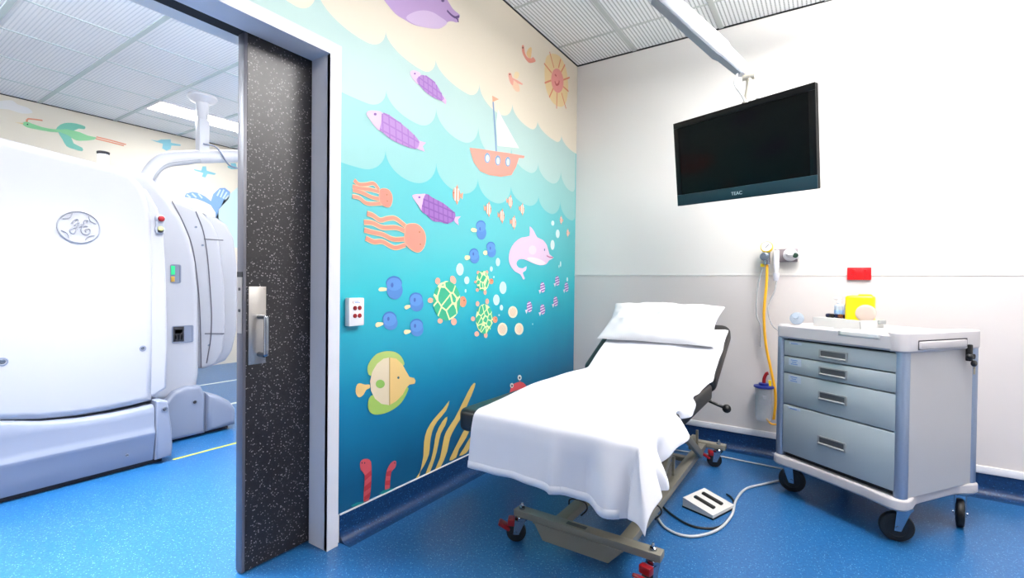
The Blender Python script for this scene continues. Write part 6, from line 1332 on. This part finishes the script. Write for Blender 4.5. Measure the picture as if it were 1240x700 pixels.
# boom and its ceiling column
bo = thing('ceiling_boom', 'white curved monitor boom hung from a ceiling column over the scanner', 'ceiling boom', (-3.33, -1.3, 2.3))
b = MB(); b.lathe((-3.33, -1.305, H), (0, 0, -1), [(.001, 0), (.12, 0), (.125, .02), (.10, .05), (.055, .065), (.05, .16), (.042, .20), (.042, .25)], 28)
b.build('ceiling_column', TRIMW, bo, world=True)
MB().bx(-3.375, -3.285, -1.35, -1.26, 2.30, 2.64, bev=.008).build('lower_column', TRIMW, bo, world=True)
P0 = [(-1.765,1.922),(-1.734,2.03),(-1.678,2.13),(-1.594,2.2),(-1.446,2.252),(-1.193,2.318),(-0.8725,2.395),(-0.607,2.456)]
b = MB(); b.tube([(-3.33, y, z) for y, z in P0], lambda t: .062, 16); b.build('boom_arm', TRIMW, bo, world=True)
b = MB(); b.tube([(-3.29, y, z-.055) for y, z in P0[1:5]] + [(-3.29, [(-1.341,2.241)][0][0], [(-1.341,2.241)][0][1]-.0)], .02, 10); b.build('boom_cable_channel', mat('boom_grey', '#b2b3bb', .4), bo, world=True)
MB().tube([(-3.28, [(-1.32,2.403)][0][0], [(-1.32,2.403)][0][1]), (-3.26, [(-1.208,2.342)][0][0], [(-1.208,2.391)][0][1]), (-3.26, [(-1.1,2.286)][0][0], [(-1.1,2.253)][0][1]), (-3.26, [(-1.004,2.256)][0][0], [(-1.004,2.231)][0][1])], .008, 8).build('boom_cable', PLASTG, bo, world=True)
cp = [(-2.499,1.857),(-2.453,1.853),(-2.507,1.744),(-2.444,1.746)]
b = MB(); cy_m = (cp[0][0]+cp[1][0])/2; b.lathe((-1.9, cy_m, cp[2][1]-.02), (0, 0, 1), [(.028, 0), (.028, cp[0][1]-cp[2][1]), (.025, cp[0][1]-cp[2][1]+.006)], 20, 0); b.lathe((-1.9, cy_m, cp[0][1]-.012), (0, 0, 1), [(.0285, 0), (.031, .002), (.031, .012), (.026, .0145)], 20, 1); b.build('top_cap', [TRIMW, SEAM], sc, world=True)
# floor tapes
tag(MB().bx(-1.635, -1.612, -2.215, -1.2, 0, .0012).build('floor_tape', YTAPE, smooth=False), 'yellow line of tape on the floor running from the scanner corner', 'floor tape')
tag(MB().bx(-3.77, -3.735, -1.25, -.3, 0, .0012).build('floor_tape', WTAPE, smooth=False), 'pale line of tape on the floor far behind the scanner', 'floor tape')
tag(MB().bx(-2.75, -2.70, -1.75, -.9, 0, .0012).build('floor_tape', WTAPE, smooth=False), 'pale line of tape on the floor beside the scanner column base', 'floor tape')

# ------------------------------------------------------------------ lamps
def lamp(name, loc, sx, sy, power, col, rot=(0, 0, 0)):
    l = bpy.data.lights.new(name, 'AREA'); l.shape = 'RECTANGLE'; l.size = sx; l.size_y = sy; l.energy = power; l.color = col
    o = bpy.data.objects.new(name, l); COL.objects.link(o); o.location = loc; o.rotation_euler = rot
    return o
def light_box(name, x, y, z, sx, sy, label, strength, power, col, spread=180, up=0):
    """luminaire: metal frame, diffuser, lamp; hung ones are unseen and throw added fill on the ceiling"""
    t = thing(name, label, 'ceiling light', (x, y, z), group='ceiling luminaires')
    b = MB(); f = .02
    o_ = ccw(rrect(-sx/2, sx/2, -sy/2, sy/2, .006, 2)); i_ = inset(o_, f)
    b.loops([[Vector((*p, .012)) for p in i_], [Vector((*p, .012)) for p in o_], [Vector((*p, -.004)) for p in o_], [Vector((*p, -.004)) for p in i_], [Vector((*p, .012)) for p in i_]], cap0=False, cap1=False)
    b.build('frame', TRIMW, t, smooth=False)
    MB().bx(-sx/2+f, sx/2-f, -sy/2+f, sy/2-f, .001, .006).build('diffuser', LIGHTM if strength > 5 else DIFF, t, smooth=False)
    lamp('lamp', (x, y, z-.012), sx-.05, sy-.05, power, col).data.spread = math.radians(spread)
    if up:
        lamp('lamp', (x, y, z+.02), sx-.05, sy-.05, up, col, (PI, 0, 0))  # upward lamp added to brighten the ceiling
        for k in (-1, 1): MB().cyl((0, k*sy*.4, .012), (0, k*sy*.4, H-z), .003, seg=8).build('suspension_cord', CABLEG, t)
WARM, COOL = (1, .975, .95), (.96, .985, 1)
DIFF = mat('diffuser', '#ffffff', .5, emit=3)
light_box('unseen_light_box', 1.95, -1.25, H-.2, .5, 1.2, 'unseen white light box above the couch, with up-light added as fill', 3, 63, WARM, 180, 78)  # lamp placed from the couch shadow; its up-light is added ceiling fill
light_box('unseen_light_box', 2.95, -1.85, H-.2, .5, 1.2, 'unseen white light box to the right of the trolley, with up-light added as fill', 3, 8, WARM, 180, 55)  # side lamp out of view; the stronger up-light is added fill
light_box('unseen_light_box', 1.85, -3.75, H-.2, .5, 1.2, 'added unseen fill light box nearest the front wall', 3, 4, WARM, 180, 42)  # added fill behind the camera, no known fitting there
light_box('ceiling_light', -3.96, -.92, H-.012, .38, 1.15, 'long ceiling light behind the boom column', 8, 26, COOL)
light_box('unseen_light_box', -.68, -2.75, H-.22, .5, 1.2, 'added unseen fill light box just inside the doorway', 3, 62, COOL, 85, 80)  # added hidden lamp to brighten the scanner room floor and ceiling
light_box('unseen_light_box', -2.5, -4.2, H-.22, .5, 1.2, 'added unseen fill light box over the near end of the scanner', 3, 24, COOL, 180, 120)  # added out of view, mostly to lift the scanner room ceiling
light_box('unseen_light_box', -1.2, -.3, H-.22, .5, 1.2, 'added unseen fill light box past the door edge', 3, 24, COOL, 180, 110)  # added behind the wall as ceiling fill

w = bpy.data.worlds.new('World'); S.world = w; w.use_nodes = True
w.node_tree.nodes['Background'].inputs['Color'].default_value = (.8, .85, .9, 1)
w.node_tree.nodes['Background'].inputs['Strength'].default_value = .3

# ------------------------------------------------------------------ camera
cam = bpy.data.cameras.new('camera'); co = bpy.data.objects.new('camera', cam); COL.objects.link(co)
R_ = [[0.836431, 0.547947, 0.011676], [-0.01569, 0.002645, 0.999873], [0.547847, -0.836509, 0.010809]]
co.matrix_world = Matrix.LocRotScale(Vector([1.70392, -3.52621, 1.10189]), Matrix(R_).transposed().to_quaternion(), None)
cam.sensor_width = 36; cam.sensor_fit = 'HORIZONTAL'; cam.lens = 16.8221
cam.clip_start = .05
S.camera = co
S.view_settings.view_transform = 'Standard'
S.view_settings.look = 'None'
S.view_settings.gamma = 1
S.view_settings.use_curve_mapping = False
S.view_settings.exposure = 0.0
